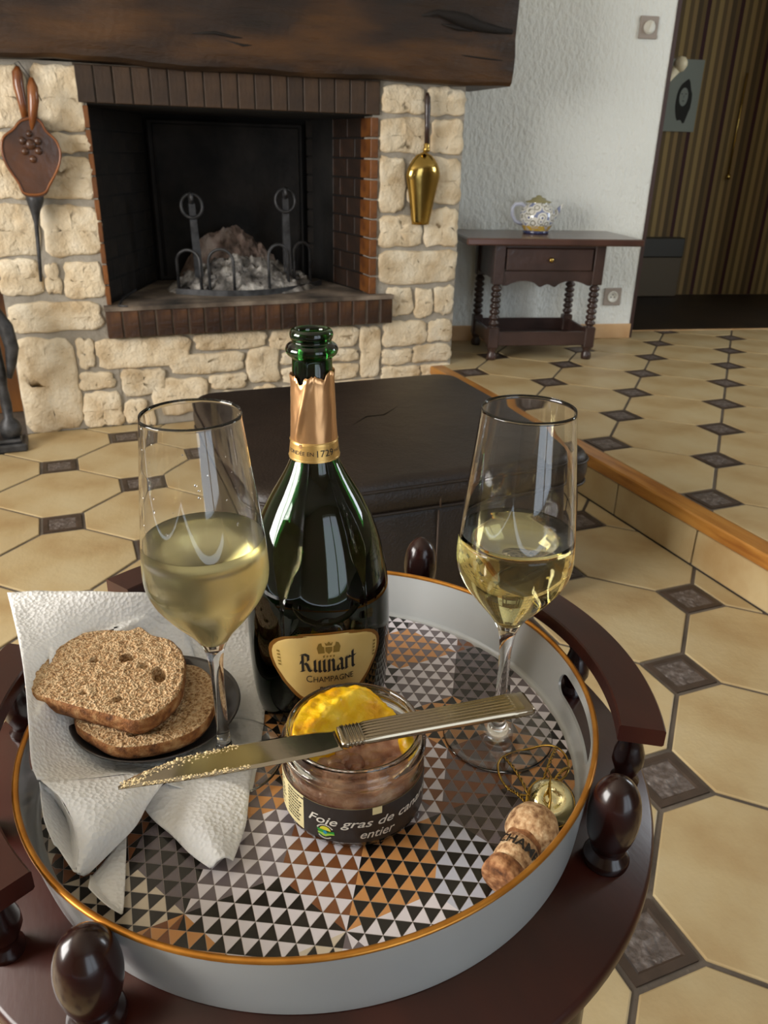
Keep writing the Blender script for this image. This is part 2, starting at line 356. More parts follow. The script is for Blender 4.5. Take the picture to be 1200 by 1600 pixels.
def inset(poly, d):
    n = len(poly); cx = sum(p[0] for p in poly)/n; cy = sum(p[1] for p in poly)/n; out = []
    for i in range(n):
        a, b, c = Vector(poly[i-1]), Vector(poly[i]), Vector(poly[(i+1) % n])
        e1 = (b-a); e2 = (c-b)
        if e1.length < 1e-6 or e2.length < 1e-6: continue
        n1 = Vector((-e1.y, e1.x)).normalized(); n2 = Vector((-e2.y, e2.x)).normalized()
        k = n1.dot(n2); q = b+(n1+n2)*(d/(1+k)) if k > -0.9 else b+n1*d; out.append((q.x, q.y))
    return out
def area2(p): return 0.5*sum(p[i][0]*p[(i+1) % len(p)][1]-p[(i+1) % len(p)][0]*p[i][1] for i in range(len(p)))
def text_geo(s, size, shear=0, offset=0, res=3):
    cu = bpy.data.curves.new('lettering', 'FONT'); cu.body = s; cu.size = size; cu.shear = shear; cu.offset = offset; cu.resolution_u = res
    o = bpy.data.objects.new('lettering', cu); COL.objects.link(o); dg = bpy.context.evaluated_depsgraph_get(); dg.update()
    me = bpy.data.meshes.new_from_object(o.evaluated_get(dg)); V = [(v.co.x, v.co.y) for v in me.vertices]; F = [tuple(p.vertices) for p in me.polygons]
    bpy.data.objects.remove(o); bpy.data.curves.remove(cu); bpy.data.meshes.remove(me)
    w_ = max(v[0] for v in V) if V else 0
    return V, F, w_

# ================================================================ LARGE STRUCTURE
UZ = 0.138                         # height of the raised floor
PT = 0.33                          # tile pitch
q_ = 0.239
s2 = math.sqrt(0.5)
EX = Vector((math.cos(math.radians(-12)), math.sin(math.radians(-12)), 0))   # direction of the white wall
NY = Vector((-EX.y, EX.x, 0))
WC = Vector((2.645, 3.232, 0))     # right end of the white wall
def wpt(a, b, z): return WC+EX*a+NY*b+Vector((0, 0, z))

fl = structure(MB().box(-2.3, 1.44, -2.0, 3.6, -0.05, -0.0035).build('floor', M['grout']))
up_poly = [(1.44, -2.0), (4.6, -2.0), (4.6, 3.0), (4.6, 3.4), (1.44, 3.75)]
fu = structure(MB().prism([(1.44, -2.0), (4.6, -2.0), (4.6, 3.03), (1.44, 3.70)], -0.05, UZ-0.0035).build('floor_raised', M['grout']))

V2 = Vector((-s2, -s2)); U2 = Vector((s2, -s2))
def lat(o, u, v): p = o+(U2*u+V2*v)*PT; return (p.x, p.y)
def tile_mesh(poly, z, h=0.0035, cx=0, cy=0):
    b = MB(); n = len(poly); pin = inset(poly, 0.0022)
    if len(pin) != n: pin = [(cx+(x-cx)*0.985, cy+(y-cy)*0.985) for x, y in poly]
    P = [(x-cx, y-cy, -h) for x, y in poly]+[(x-cx, y-cy, -0.0012) for x, y in poly]+[(x-cx, y-cy, 0) for x, y in pin]
    F = [(i, (i+1) % n, n+(i+1) % n, n+i) for i in range(n)]+[(n+i, n+(i+1) % n, 2*n+(i+1) % n, 2*n+i) for i in range(n)]+[tuple(range(2*n, 3*n))]
    b.add(P, F); return b
def cab_mesh(poly, cx, cy):
    b = MB(); n = len(poly); p1 = inset(poly, 0.012); p2 = inset(poly, 0.016)
    if len(p1) != n or len(p2) != n or area2(poly) < 0.004: return tile_mesh(poly, 0, 0.0035, cx, cy)
    P = [(x-cx, y-cy, -0.0035) for x, y in poly]+[(x-cx, y-cy, -0.0006) for x, y in poly]+[(x-cx, y-cy, -0.0002) for x, y in p1]+[(x-cx, y-cy, -0.0022) for x, y in p2]
    F = []
    for k in range(3): F += [(k*n+i, k*n+(i+1) % n, (k+1)*n+(i+1) % n, (k+1)*n+i) for i in range(n)]
    # pressed relief : a small raised rosette in the sunk field
    F.append(tuple(range(3*n, 4*n))); b.add(P, F)
    ccx = sum(x for x, y in poly)/n-cx; ccy = sum(y for x, y in poly)/n-cy
    b.lathe([(0.020, -0.0022), (0.016, -0.0008), (0.010, -0.0012), (0.005, -0.0004), (0, -0.0003)], 8, tr(ccx, ccy, 0), False)
    for k in range(4):
        a = k*PI/2+PI/4*0; b.lathe([(0.007, -0.0022), (0.004, -0.0008), (0, -0.0006)], 5, tr(ccx+0.03*math.cos(a), ccy+0.03*math.sin(a), 0), False)
    b.inner_from = 3*n
    return b
g = 0.0045/PT
def poly_at(o, i, j, kind):
    if kind == 'o': pts = [(q_, 0), (1-q_, 0), (1, q_), (1, 1-q_), (1-q_, 1), (q_, 1), (0, 1-q_), (0, q_)]
    else: pts = [(-q_, 0), (0, -q_), (q_, 0), (0, q_)]
    P = [lat(o, i+a, j+b) for a, b in pts]
    if area2(P) < 0: P = P[::-1]
    return inset(P, 0.0048 if kind == 'o' else 0.0052)
def lay(origin, parent, z, clips, bounds):
    share = {}
    for i in range(-26, 27):
        for j in range(-26, 27):
            for kind in 'oc':
                c = lat(origin, i+(0.5 if kind == 'o' else 0), j+(0.5 if kind == 'o' else 0))
                if not (bounds[0] < c[0] < bounds[1] and bounds[2] < c[1] < bounds[3]): continue
                P = poly_at(origin, i, j, kind); n0 = len(P); a0 = area2(P)
                for cl in clips: P = clip(P, *cl) if P else P
                if len(P) < 3 or area2(P) < 0.0006: continue
                whole = abs(area2(P)-a0) < 1e-7
                if whole and kind in share: me = share[kind]
                else:
                    P = [p for k, p in enumerate(P) if (Vector(p)-Vector(P[k-1])).length > 1e-4]
                    mb = tile_mesh(P, 0, 0.0035, *c) if kind == 'o' else cab_mesh(P, *c)
                    me = mb.mesh('tile' if kind == 'o' else 'cabochon_tile', M['tile' if kind == 'o' else 'cab'])
                    if hasattr(mb, 'inner_from'):
                        me.materials.append(M['cab_in'])
                        for pl in me.polygons:
                            if pl.index >= mb.inner_from: pl.material_index = 1
                    if whole: share[kind] = me
                o = bpy.data.objects.new('tile' if kind == 'o' else 'cabochon_tile', me); COL.objects.link(o)
                o.location = (c[0], c[1], z); o.parent = parent
lay(Vector((3.972*PT, 3.722*PT)), fl, 0.0, [(1, 0, 1.428), (0, 1, 2.998), (0, -1, 0.3), (-1, 0, 1.35)], (-1.5, 1.6, -0.5, 3.1))
lay(Vector((8.2286*PT, 9.3347*PT)), fu, UZ, [(-1, 0, -1.487), (NY.x, NY.y, NY.dot(WC)+0.17), (1, 0, 4.3), (0, -1, -0.2)], (1.4, 4.5, 0.0, 3.8))

# step : riser tiles and oak nosing
nz = MB().box(1.424, 1.485, -2.0, 2.99, UZ-0.036, UZ+0.001, bev=0.004).build('trim_1', M['nosing']); structure(nz)
rs = MB().box(1.436, 1.45, -2.0, 2.99, -0.003, UZ-0.036).build('trim_2', M['grout']); structure(rs)
yb = 2.985
me = None
k = 0
while yb > -0.4:
    L_ = 0.325; b = MB().box(1.4285, 1.437, yb-L_+0.006, yb, 0.003, UZ-0.038, bev=0.0015)
    b.build('tile', M['tile'], rs); yb -= L_; k += 1

# white stucco wall, its returns, skirting
def wbox(mb, a0, a1, b0, b1, z0, z1, bev=0):
    T = Matrix.Translation(WC) @ rot('Z', math.radians(-12)); return mb.box(a0, a1, b0, b1, z0, z1, T, bev)
structure(wbox(MB(), -1.13, 0.0, 0.0, 0.17, UZ, 2.6).build('wall_right_of_fireplace', M['white_wall']))
structure(wbox(MB(), -1.125, 0.004, -0.012, 0.0, UZ, UZ+0.072, 0.002).build('baseboard_right', M['skirt']))
structure(wbox(MB(), 0.0, 0.018, -0.004, 0.17, UZ, 2.3).build('trim_3', M['dark_trim']))
structure(wbox(MB(), 0.0, 1.9, 0.155, 0.175, UZ-0.01, UZ+0.002).build('trim_4', M['skirt']))
structure(wbox(MB(), 0.0, 2.2, 0.0, 0.17, 2.28, 2.6).build('wall_over_hall_opening', M['plain_wall']))
structure(wbox(MB(), 1.55, 2.2, 0.0, 0.17, UZ, 2.28).build('wall_beyond_hall_opening', M['plain_wall']))
# hallway
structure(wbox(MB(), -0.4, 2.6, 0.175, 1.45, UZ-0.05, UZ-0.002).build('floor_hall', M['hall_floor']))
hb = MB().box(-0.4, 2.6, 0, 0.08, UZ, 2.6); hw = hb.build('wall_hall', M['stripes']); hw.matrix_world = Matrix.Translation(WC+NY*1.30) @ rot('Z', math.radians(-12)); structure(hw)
structure(wbox(MB(), -0.48, -0.4, 0.17, 1.45, UZ, 2.6).build('wall_hall_left', M['dark_trim']))
structure(wbox(MB(), 2.6, 2.7, 0.17, 1.45, UZ, 2.6).build('wall_hall_right', M['dark_trim']))
# the rest of the room (seen only by its light and in reflections)
structure(MB().box(-2.4, 4.7, -2.3, 5.2, 2.6, 2.7).build('ceiling', M['plain_wall']))
wl = MB(); wl.box(-2.42, -2.34, -2.2, 0.15, 0, 2.6).box(-2.42, -2.34, 1.85, 3.8, 0, 2.6).box(-2.42, -2.34, 0.15, 1.85, 0, 0.7).box(-2.42, -2.34, 0.15, 1.85, 2.0, 2.6)
structure(wl.build('wall_left', M['plain_wall']))
wf = MB(); wf.box(-2.34, -2.30, 0.13, 0.19, 0.68, 2.02).box(-2.34, -2.30, 1.81, 1.87, 0.68, 2.02).box(-2.34, -2.30, 0.13, 1.87, 0.68, 0.74).box(-2.34, -2.30, 0.13, 1.87, 1.96, 2.02)
wf.box(-2.315, -2.28, 0.98, 1.03, 0.7, 2.0); structure(wf.build('window_1', M['white_plastic']))
wb_ = MB(); wb_.box(-2.4, 0.05, -2.26, -2.16, 0, 2.6).box(1.75, 4.7, -2.26, -2.16, 0, 2.6).box(0.05, 1.75, -2.26, -2.16, 2.2, 2.6).box(0.05, 1.75, -2.26, -2.16, 0, 0.15)
structure(wb_.build('wall_front', M['shade_wall']))
wf = MB(); wf.box(0.03, 0.10, -2.16, -2.10, 0.1, 2.22).box(1.70, 1.77, -2.16, -2.10, 0.1, 2.22).box(0.86, 0.94, -2.11, -2.07, 0.15, 2.2).box(0.03, 1.77, -2.16, -2.10, 2.15, 2.22)
structure(wf.build('rear_fill_frame', M['white_plastic']))  # unseen frame added around the fill light behind the camera
structure(MB().box(4.6, 4.7, -2.2, 5.0, 0, 2.6).build('wall_far_right', M['shade_wall']))
structure(MB().box(-2.4, 1.52, 3.66, 3.78, 0, 2.6).build('wall_behind_fireplace', M['plain_wall']))
structure(MB().box(-1.2, -0.20, 3.30, 3.36, 0, 1.3).build('wall_alcove', M['alcove']))

# ================================================================ FIREPLACE
FP = thing('stone_fireplace', 'open fireplace of rough cream stones with sooty brick hearth and dark oak beam', 'fireplace', (0.65, 3.0, 0))
FY = 3.0
mb = MB()
mb.box(-0.19, 0.155, FY, 3.62, 0, 1.205); mb.box(1.15, 1.525, FY, 3.62, 0, 1.205)
mb.box(0.155, 1.15, FY+0.002, 3.62, 0, 0.434); mb.box(0.155, 1.15, FY+0.004, 3.62, 1.095, 1.205)
mb.build('mortar', M['mortar'], FP)
STONES = [
(-0.190,-0.025,1.011,1.190),(0.000,0.150,1.009,1.196),(0.028,0.148,0.945,0.998),(-0.190,0.012,0.930,0.997),(-0.190,-0.067,0.803,0.917),(-0.050,0.148,0.804,0.930),(-0.190,-0.049,0.625,0.785),(-0.034,0.150,0.622,0.782),(-0.190,-0.062,0.494,0.612),(-0.047,-0.003,0.497,0.593),(0.012,0.138,0.476,0.597),(-0.188,0.118,0.366,0.466),
(-0.188,0.008,0.004,0.345),(0.020,0.074,0.231,0.335),(0.087,0.417,0.220,0.330),(0.014,0.131,0.148,0.210),(0.014,0.148,0.004,0.134),(0.159,0.315,0.114,0.210),(0.159,0.238,0.006,0.095),(0.343,0.619,0.180,0.254),(0.263,0.471,0.035,0.165),(0.441,0.712,0.266,0.330),(0.487,0.625,0.112,0.168),(0.635,0.760,0.125,0.262),(0.490,0.640,0.006,0.095),(0.655,0.745,0.006,0.110),
(0.732,0.868,0.250,0.329),(0.882,1.094,0.245,0.329),(0.775,0.911,0.188,0.235),(0.928,1.095,0.186,0.232),(0.775,1.095,0.112,0.175),(1.106,1.192,0.112,0.322),(0.760,0.93,0.006,0.10),(0.945,1.19,0.006,0.10),
(1.185,1.350,1.100,1.192),(1.367,1.520,1.100,1.192),(1.180,1.375,0.967,1.085),(1.390,1.522,0.967,1.085),(1.178,1.282,0.758,0.950),(1.298,1.522,0.785,0.952),(1.182,1.359,0.628,0.742),(1.376,1.521,0.628,0.768),(1.182,1.522,0.485,0.612),(1.215,1.331,0.358,0.468),(1.345,1.422,0.346,0.460),(1.435,1.519,0.358,0.468),(1.206,1.400,0.232,0.334),(1.412,1.520,0.241,0.330),(1.204,1.335,0.156,0.218),(1.346,1.521,0.156,0.228),(1.203,1.375,0.090,0.145),(1.388,1.520,0.086,0.145)]
def stone_mesh(w_, h_, seed):
    rnd = random.Random(seed); n = 28; rings = []
    phs = [rnd.uniform(0, 6.28) for _ in range(4)]; pw = rnd.uniform(7, 14)
    def outline(a, sc):
        c, s_ = math.cos(a), math.sin(a); k = (abs(c)**pw+abs(s_)**pw)**(-1/pw)
        j = 0.0035*math.sin(3*a+phs[0])+0.0025*math.sin(5*a+phs[1])+0.002*math.sin(9*a+phs[2])+0.0015*math.sin(14*a+phs[3])
        m_ = min(w_, h_)
        x = c*k*w_/2; z = s_*k*h_/2; d = math.hypot(x, z)
        return (x*(1+j/max(d, 0.02))*1-math.copysign(min(m_*0.5*(1-sc), abs(x)), x), z*(1+j/max(d, 0.02))-math.copysign(min(m_*0.5*(1-sc), abs(z)), z))
    P = []; F = []
    lv = [(1.0, 0.004), (1.0, -0.003), (0.965, -0.008), (0.88, -0.011), (0.60, -0.012), (0.25, -0.012)]
    for li, (sc, y) in enumerate(lv):
        for i in range(n):
            a = 2*PI*i/n; x, z = outline(a, sc)
            yy = y+(0.0035*noise.noise(Vector((x*22+seed*3, z*22, seed)))+0.0025*noise.noise(Vector((x*60, z*60+seed, 3))) if li >= 2 else 0)
            P.append((x, yy, z))
    P.append((0, -0.012, 0))
    for l in range(len(lv)-1):
        for i in range(n): F.append((l*n+i, l*n+(i+1) % n, (l+1)*n+(i+1) % n, (l+1)*n+i))
    for i in range(n): F.append(((len(lv)-1)*n+i, (len(lv)-1)*n+(i+1) % n, len(P)-1))
    b = MB(); b.add(P, F, True); return b
for k, (x0, x1, z0, z1) in enumerate(STONES):
    b = stone_mesh(x1-x0+0.004, z1-z0+0.003, k+1)
    for v in b.v: v += Vector(((x0+x1)/2, FY, (z0+z1)/2))
    b.build('stone', M['stone'], FP)
# brick ledge in front of the hearth
nb = 19; x0, x1 = 0.128, 1.232; wd = (x1-x0)/nb
bm_ = MB().box(0, wd-0.006, 0, 0.12, 0, 0.096, bev=0.003).mesh('brick', M['brick'])
for k in range(nb):
    o = put('brick', bm_, FP); o.location = (x0+k*wd+0.003, FY-0.045+random.uniform(-0.002, 0.002), 0.338)
MB().box(x0+0.004, x1-0.004, FY-0.041, FY+0.05, 0.341, 0.4325).build('ledge_mortar', M['dark_mortar'], FP)
mb = MB(); mb.prism([(x0, FY-0.047), (x1, FY-0.047), (x1, FY+0.004), (1.15, FY+0.004), (1.05, 3.56), (0.385, 3.56), (0.155, FY+0.004), (x0, FY+0.004)], 0.434, 0.449)
mb.build('hearth_slab', M['hearth'], FP)
MB().box(0.126, 1.174, FY-0.006, FY+0.003, 1.092, 1.204).build('lintel_mortar', M['dark_mortar'], FP)
# lintel bricks
nb = 18; x0, x1 = 0.128, 1.172; wd = (x1-x0)/nb
bm2 = MB().box(0, wd-0.005, 0, 0.14, 0, 0.108, bev=0.002).mesh('brick', M['lintel_brick'])
for k in range(nb):
    o = put('brick', bm2, FP); o.location = (x0+k*wd+0.002, FY-0.014+random.uniform(-0.002, 0.002), 1.092)
# thin brick edge beside the opening, left and right
nr = 9; zz0, zz1 = 0.451, 1.090; hh = (zz1-zz0)/nr
bl = MB().box(0, 0.016, 0, 0.10, 0, hh-0.006, bev=0.002).mesh('brick', M['brick_orange'])
br = MB().box(0, 0.030, 0, 0.11, 0, hh-0.007, bev=0.002).mesh('brick', M['brick_orange'])
for k in range(nr):
    o = put('brick', bl, FP); o.location = (0.141, FY-0.012, zz0+k*hh)
    o = put('brick', br, FP); o.location = (1.138, FY-0.012, zz0+k*hh)
# firebox walls : brick courses
def course_wall(a, b, thick, z0, z1, nrow, nb_, m, name='brick'):
    a = Vector(a); b = Vector(b); d = (b-a); L_ = d.length; d.normalize(); ang = math.atan2(d.y, d.x); hh = (z1-z0)/nrow; ww = L_/nb_
    me = MB().box(0.002, ww-0.004, 0, thick, 0, hh-0.006, bev=0.002).mesh(name, m)
    for r in range(nrow):
        for c in range(nb_+1):
            off = (c-(0.5 if r % 2 else 0))*ww; s0 = max(off, 0); s1 = min(off+ww, L_)
            if s1-s0 < ww*0.2: continue
            use = me if s1-s0 > ww*0.99 else MB().box(0.002, s1-s0-0.004, 0, thick, 0, hh-0.006, bev=0.002).mesh(name, m)
            o = put(name, use, FP); p = a+d*s0; o.location = (p.x, p.y, z0+r*hh); o.rotation_euler = (0, 0, ang)
course_wall((1.143, 3.095), (1.105, 3.34), -0.02, 0.451, 1.09, 9, 2, M['smoked_brick'])
course_wall((1.150, 3.345), (1.060, 3.57), -0.02, 0.451, 1.09, 9, 2, M['soot_brick'])
course_wall((0.157, 3.09), (0.385, 3.57), 0.02, 0.451, 1.09, 9, 4, M['soot_brick'])
mb = MB(); mb.box(0.2, 1.15, 3.59, 3.62, 0.434, 1.095)
mb.prism([(0.150, 3.0), (0.157, 3.09), (0.385, 3.575), (0.2, 3.62), (0.15, 3.62)], 0.44, 1.095)
mb.prism([(1.150, 3.09), (1.112, 3.345), (1.067, 3.575), (1.1, 3.62), (1.2, 3.62), (1.2, 3.09)], 0.44, 1.095)
mb.box(0.157, 1.137, 3.0, 3.60, 1.0885, 1.0915)
mb.build('firebox_lining', M['soot'], FP)
mb = MB(); mb.box(0.395, 1.04, 3.545, 3.575, 0.449, 1.07, bev=0.006); mb.tube([(0.42, 3.545, 0.47), (0.42, 3.545, 1.05), (1.015, 3.545, 1.05), (1.015, 3.545, 0.47)], 0.008, 6)
mb.build('fireback', M['cast'], FP)
# mantel beam : wavy-edged hewn oak
P = []; F = []; nx = 90; X0, X1 = -1.1, 1.685; YF = FY-0.07
sec = [(0.0, 0.0), (0.0, 0.06), (0.0, 0.15), (0.0, 0.25), (0.0, 0.34), (0.0, 0.40)]
for i in range(nx+1):
    x = X0+(X1-X0)*i/nx
    wz = 0.010*noise.noise(Vector((x*3.1, 0, 0)))+0.005*noise.noise(Vector((x*9, 1, 0)))-0.006*math.exp(-((x-0.95)/0.5)**2)
    base = 1.205+wz
    ring = [(YF+0.35, base), (YF+0.018, base+0.0)]+[(YF+0.010*noise.noise(Vector((x*5, k*1.3, 5)))+(0.006 if k == 0 else 0), base+h) for k, h in enumerate((0.012, 0.05, 0.10, 0.15, 0.20, 0.25, 0.30, 0.36, 0.40))]+[(YF+0.35, 1.62)]
    for (y, z) in ring: P.append((x, y, z))
m_ = 12
for i in range(nx):
    for k in range(m_): F.append((i*m_+k, i*m_+(k+1) % m_, (i+1)*m_+(k+1) % m_, (i+1)*m_+k))
F.append(tuple(range(m_))); F.append(tuple(range(nx*m_, (nx+1)*m_))[::-1])
beam = MB().add(P, F, False).build('mantel_beam', M['beam'], FP)
def crack(pts, rads, name='knot_crack'):
    b = MB(); b.tube(pts, rads, 8); return b.build(name, M['beam_crack'], beam)
yk = YF-0.002
crack([(1.30, yk+.004, 1.405), (1.36, yk, 1.418), (1.42, yk-.002, 1.410), (1.47, yk-.004, 1.400), (1.53, yk-.002, 1.388), (1.60, yk, 1.382), (1.665, yk+.002, 1.380)], [0.004, 0.010, 0.018, 0.024, 0.018, 0.013, 0.008])
crack([(1.38, yk, 1.385), (1.44, yk, 1.378), (1.50, yk, 1.372)], [0.002, 0.009, 0.003])
crack([(1.38, yk+.003, 1.300), (1.50, yk+.001, 1.292), (1.66, yk+.002, 1.285)], [0.001, 0.0025, 0.003])
crack([(0.50, yk+.003, 1.300), (0.57, yk, 1.306), (0.63, yk, 1.298), (0.68, yk, 1.296)], [0.001, 0.005, 0.004, 0.001])
crack([(0.60, yk+.002, 1.288), (0.66, yk, 1.276), (0.72, yk, 1.280)], [0.001, 0.005, 0.001])

# andirons
def andiron(x, label, zt):
    t = thing('andiron', label, 'andiron', (x, 3.24, 0.449), group='andirons in the hearth')
    tl = -0.012 if x < 0.7 else -0.004
    MB().add([(-0.018, -0.006, 0), (0.018, -0.006, 0), (0.018, 0.006, 0), (-0.018, 0.006, 0), (tl-0.012, -0.006, zt), (tl+0.012, -0.006, zt), (tl+0.012, 0.006, zt), (tl-0.012, 0.006, zt)],
             [(0, 1, 2, 3), (4, 5, 6, 7), (0, 1, 5, 4), (1, 2, 6, 5), (2, 3, 7, 6), (3, 0, 4, 7)]).build('post', M['iron'], t, False)
    b = MB(); b.tube([(tl, 0, zt), (tl-0.002, -0.004, zt+0.02), (tl-0.004, -0.016, zt+0.035), (tl-0.004, -0.03, zt+0.030), (tl-0.003, -0.036, zt+0.012)], [0.010, 0.010, 0.009, 0.008, 0.006], 8).build('hook', M['iron'], t, False)
    b = MB(); b.tube([(tl-0.002+0.040*math.cos(a), -0.014+0.004*math.sin(a), zt-0.008+0.042*math.sin(a)) for a in [2*PI*i/28 for i in range(28)]], 0.006, 8, closed=True).build('ring', M['iron'], t, False)
    b = MB().box(-0.012, 0.012, 0, 0.26, 0.03, 0.05, bev=0.003); b.box(-0.012, 0.012, 0.24, 0.26, 0, 0.04); b.build('log_bar', M['iron'], t, False)
    return t
andiron(0.515, 'black iron andiron with ring, nearer the left side of the hearth', 0.325)
andiron(0.875, 'black iron andiron with ring, nearer the right side of the hearth', 0.345)
ff = thing('hearth_fender', 'low curved iron fender bar with four hoops around the ashes', 'fender', (0.7, 3.1, 0.449))
arc = [(0.41+0.62*i/24, 3.185-0.13*math.sin(PI*min(1, (i/24)*1.0))*1.0+0.09*(i/24)**2, 0.449+0.010) for i in range(25)]
P = []; F = []
for (x, y, z) in arc: P += [(x, y-0.004, 0.449), (x, y+0.004, 0.449), (x, y+0.004, 0.470), (x, y-0.004, 0.470)]
for i in range(24):
    for k in range(4): F.append((i*4+k, i*4+(k+1) % 4, i*4+4+(k+1) % 4, i*4+4+k))
MB().add(P, F).build('curved_bar', M['iron'], ff)
def hoop(xa, xb, zt):
    ya = 3.185-0.13*math.sin(PI*(xa-0.41)/0.62)+0.09*((xa-0.41)/0.62)**2+0.03; yb_ = 3.185-0.13*math.sin(PI*min(1, (xb-0.41)/0.62))+0.09*((xb-0.41)/0.62)**2+0.03
    r = (xb-xa)/2; pts = [(xa, ya, 0.45), (xa, ya, zt-r)]+[(xa+r-r*math.cos(PI*i/12), ya+(yb_-ya)*i/12, zt-r+r*math.sin(PI*i/12)) for i in range(1, 12)]+[(xb, yb_, zt-r), (xb, yb_, 0.45)]
    MB().tube(pts, 0.006, 8).build('hoop', M['iron'], ff)
hoop(0.425, 0.505, 0.612); hoop(0.535, 0.625, 0.618); hoop(0.765, 0.855, 0.630); hoop(0.885, 0.975, 0.628)
# ashes
def heap(name, cx, cy, rx, ry, h, m, seed, z0=0.449, n=46, rough=0.35):
    P = []; F = []
    for j in range(n+1):
        for i in range(n+1):
            u = i/n*2-1; v = j/n*2-1; r = math.hypot(u, v); x = cx+u*rx; y = cy+v*ry
            e = max(0, 1-r*r)
            z = z0+h*e*(1+rough*noise.noise(Vector((x*16, y*16, seed)))+rough*0.8*noise.noise(Vector((x*45, y*45, seed))))+0.012*abs(noise.noise(Vector((x*60, y*60, seed))))*(e > 0)
            P.append((x, y, z if e > 0 else z0-0.0005))
    F = [(j*(n+1)+i, j*(n+1)+i+1, (j+1)*(n+1)+i+1, (j+1)*(n+1)+i) for j in range(n) for i in range(n)]
    return MB().add(P, F).build(name, m, None, fix=False)
a1 = heap('ash_heap', 0.70, 3.30, 0.31, 0.21, 0.105, M['ash'], 2); tag(a1, 'grey and white wood ash heaped between the andirons', 'ash', kind='stuff')
a2 = heap('lit_patch_mound', 0.68, 3.42, 0.24, 0.12, 0.215, M['lit_back'], 6, rough=0.16); tag(a2, 'brownish mound added for the lit ashy patch on the fireback', 'mound', kind='stuff')  # mound shaped and coloured to stand in for a lit patch of fireback
# small embers / charcoal lumps
rn = random.Random(5)
cb = MB()
for k in range(40):
    x = rn.uniform(0.45, 0.96); y = rn.uniform(3.14, 3.36); e = max(0, 1-((x-0.7)/0.31)**2-((y-3.30)/0.21)**2)
    cb.box(-0.012, 0.012, -0.008, 0.008, -0.007, 0.007, tr(x, y, 0.455+0.105*e) @ rot('Z', rn.uniform(0, 3)) @ rot('X', rn.uniform(-.6, .6)), bev=0.003)
o = cb.build('charcoal_lumps', M['ash']); tag(o, 'broken charcoal pieces scattered over the ash', 'charcoal', kind='stuff')
pk = thing('poker', 'thin black poker lying across the left end of the brick ledge', 'poker', (0.16, 3.0, 0.452))
MB().tube([(0.262, 3.20, 0.468), (0.20, 3.08, 0.457), (0.178, 2.955, 0.453), (0.205, 2.925, 0.455)], [0.004, 0.0045, 0.0045, 0.003], 8).build('rod', M['iron'], pk)

# ---------------------------------------------------------------- bellows
BW = thing('bellows', 'carved wooden fireplace bellows hanging on the left stone pillar', 'bellows', (-0.04, 2.955, 0.54))
out = []
ctrl = [(-0.012, 1.045), (-0.05, 1.035), (-0.075, 1.010), (-0.108, 0.985), (-0.118, 0.945), (-0.110, 0.900), (-0.085, 0.850), (-0.070, 0.815), (-0.014, 0.815), (0.010, 0.845), (0.042, 0.895), (0.056, 0.940), (0.048, 0.980), (0.022, 1.008), (0.010, 1.035)]
ctrl = [Vector((x, 0, z)) for x, z in ctrl]
def loop(ct, n):
    m_ = len(ct); R = []
    for i in range(n):
        t = i/n*m_; k = int(t); u = t-k; a, b, c, d = ct[(k-1) % m_], ct[k % m_], ct[(k+1) % m_], ct[(k+2) % m_]
        R.append(0.5*((2*b)+(c-a)*u+(2*a-5*b+4*c-d)*u*u+(3*b-a-3*c+d)*u*u*u))
    return R
lp = loop(ctrl, 60)
def plate_y(lp, y0, y1, sc=1.0, c=(-0.03, 0.94)):
    b = MB(); Q = [((p.x-c[0])*sc+c[0], (p.z-c[1])*sc+c[1]) for p in lp]; n = len(Q)
    P = [(x, y0, z) for x, z in Q]+[(x, y1, z) for x, z in Q]
    b.add(P, [tuple(range(n)), tuple(range(n, 2*n))[::-1]]+[(i, (i+1) % n, n+(i+1) % n, n+i) for i in range(n)]); return b
plate_y(lp, 2.957, 2.970).build('back_board', M['bellwood'], BW)
P = []; F = []; n = 60
lv = [(2.957, 1.0), (2.952, 0.90), (2.947, 1.0), (2.942, 0.90), (2.937, 1.0), (2.932, 0.95)]
for y, sc in lv: P += [((p.x+0.03)*sc*0.97-0.03, y, (p.z-0.94)*sc*0.97+0.94) for p in lp]
for l in range(5): F += [(l*n+i, l*n+(i+1) % n, (l+1)*n+(i+1) % n, (l+1)*n+i) for i in range(n)]
MB().add(P, F, False).build('leather_pleats', M['leather'], BW)
fb = plate_y(lp, 2.916, 2.932).build('front_board', M['bellwood'], BW)
b = MB(); b.tube([Vector((p.x*0.97-0.001, 2.915, (p.z-0.94)*0.94+0.94)) for p in lp], 0.004, 6, closed=True); b.build('moulded_edge', M['bellhandle'], fb)
b = MB()
for i, (dx, dz, r) in enumerate([(0, 0.02, .016), (0.022, 0.03, .012), (-0.022, 0.03, .012), (0.02, 0.002, .012), (-0.02, 0.0, .012), (0, -0.022, .012), (0, 0.05, .010)]):
    b.lathe([(r, 0), (r*0.8, 0.005), (r*0.4, 0.008), (0, 0.009)], 12, tr(-0.03+dx, 2.916, 0.945+dz) @ rot('X', PI/2))
b.build('carved_rosette', M['bellwood'], fb)
b = MB(); b.tube([(-0.022, 2.922, 1.000), (-0.012, 2.914, 1.045), (-0.003, 2.912, 1.09), (0.0, 2.914, 1.125), (0.0, 2.918, 1.150)], [0.004, 0.013, 0.017, 0.016, 0.006], 10).build('handle', M['bellhandle'], BW)
b = MB(); b.tube([(-0.035, 2.966, 1.03), (-0.036, 2.964, 1.08), (-0.040, 2.964, 1.13), (-0.038, 2.965, 1.165), (-0.034, 2.966, 1.182)], [0.010, 0.014, 0.017, 0.016, 0.006], 10).build('handle', M['bellhandle'], BW)
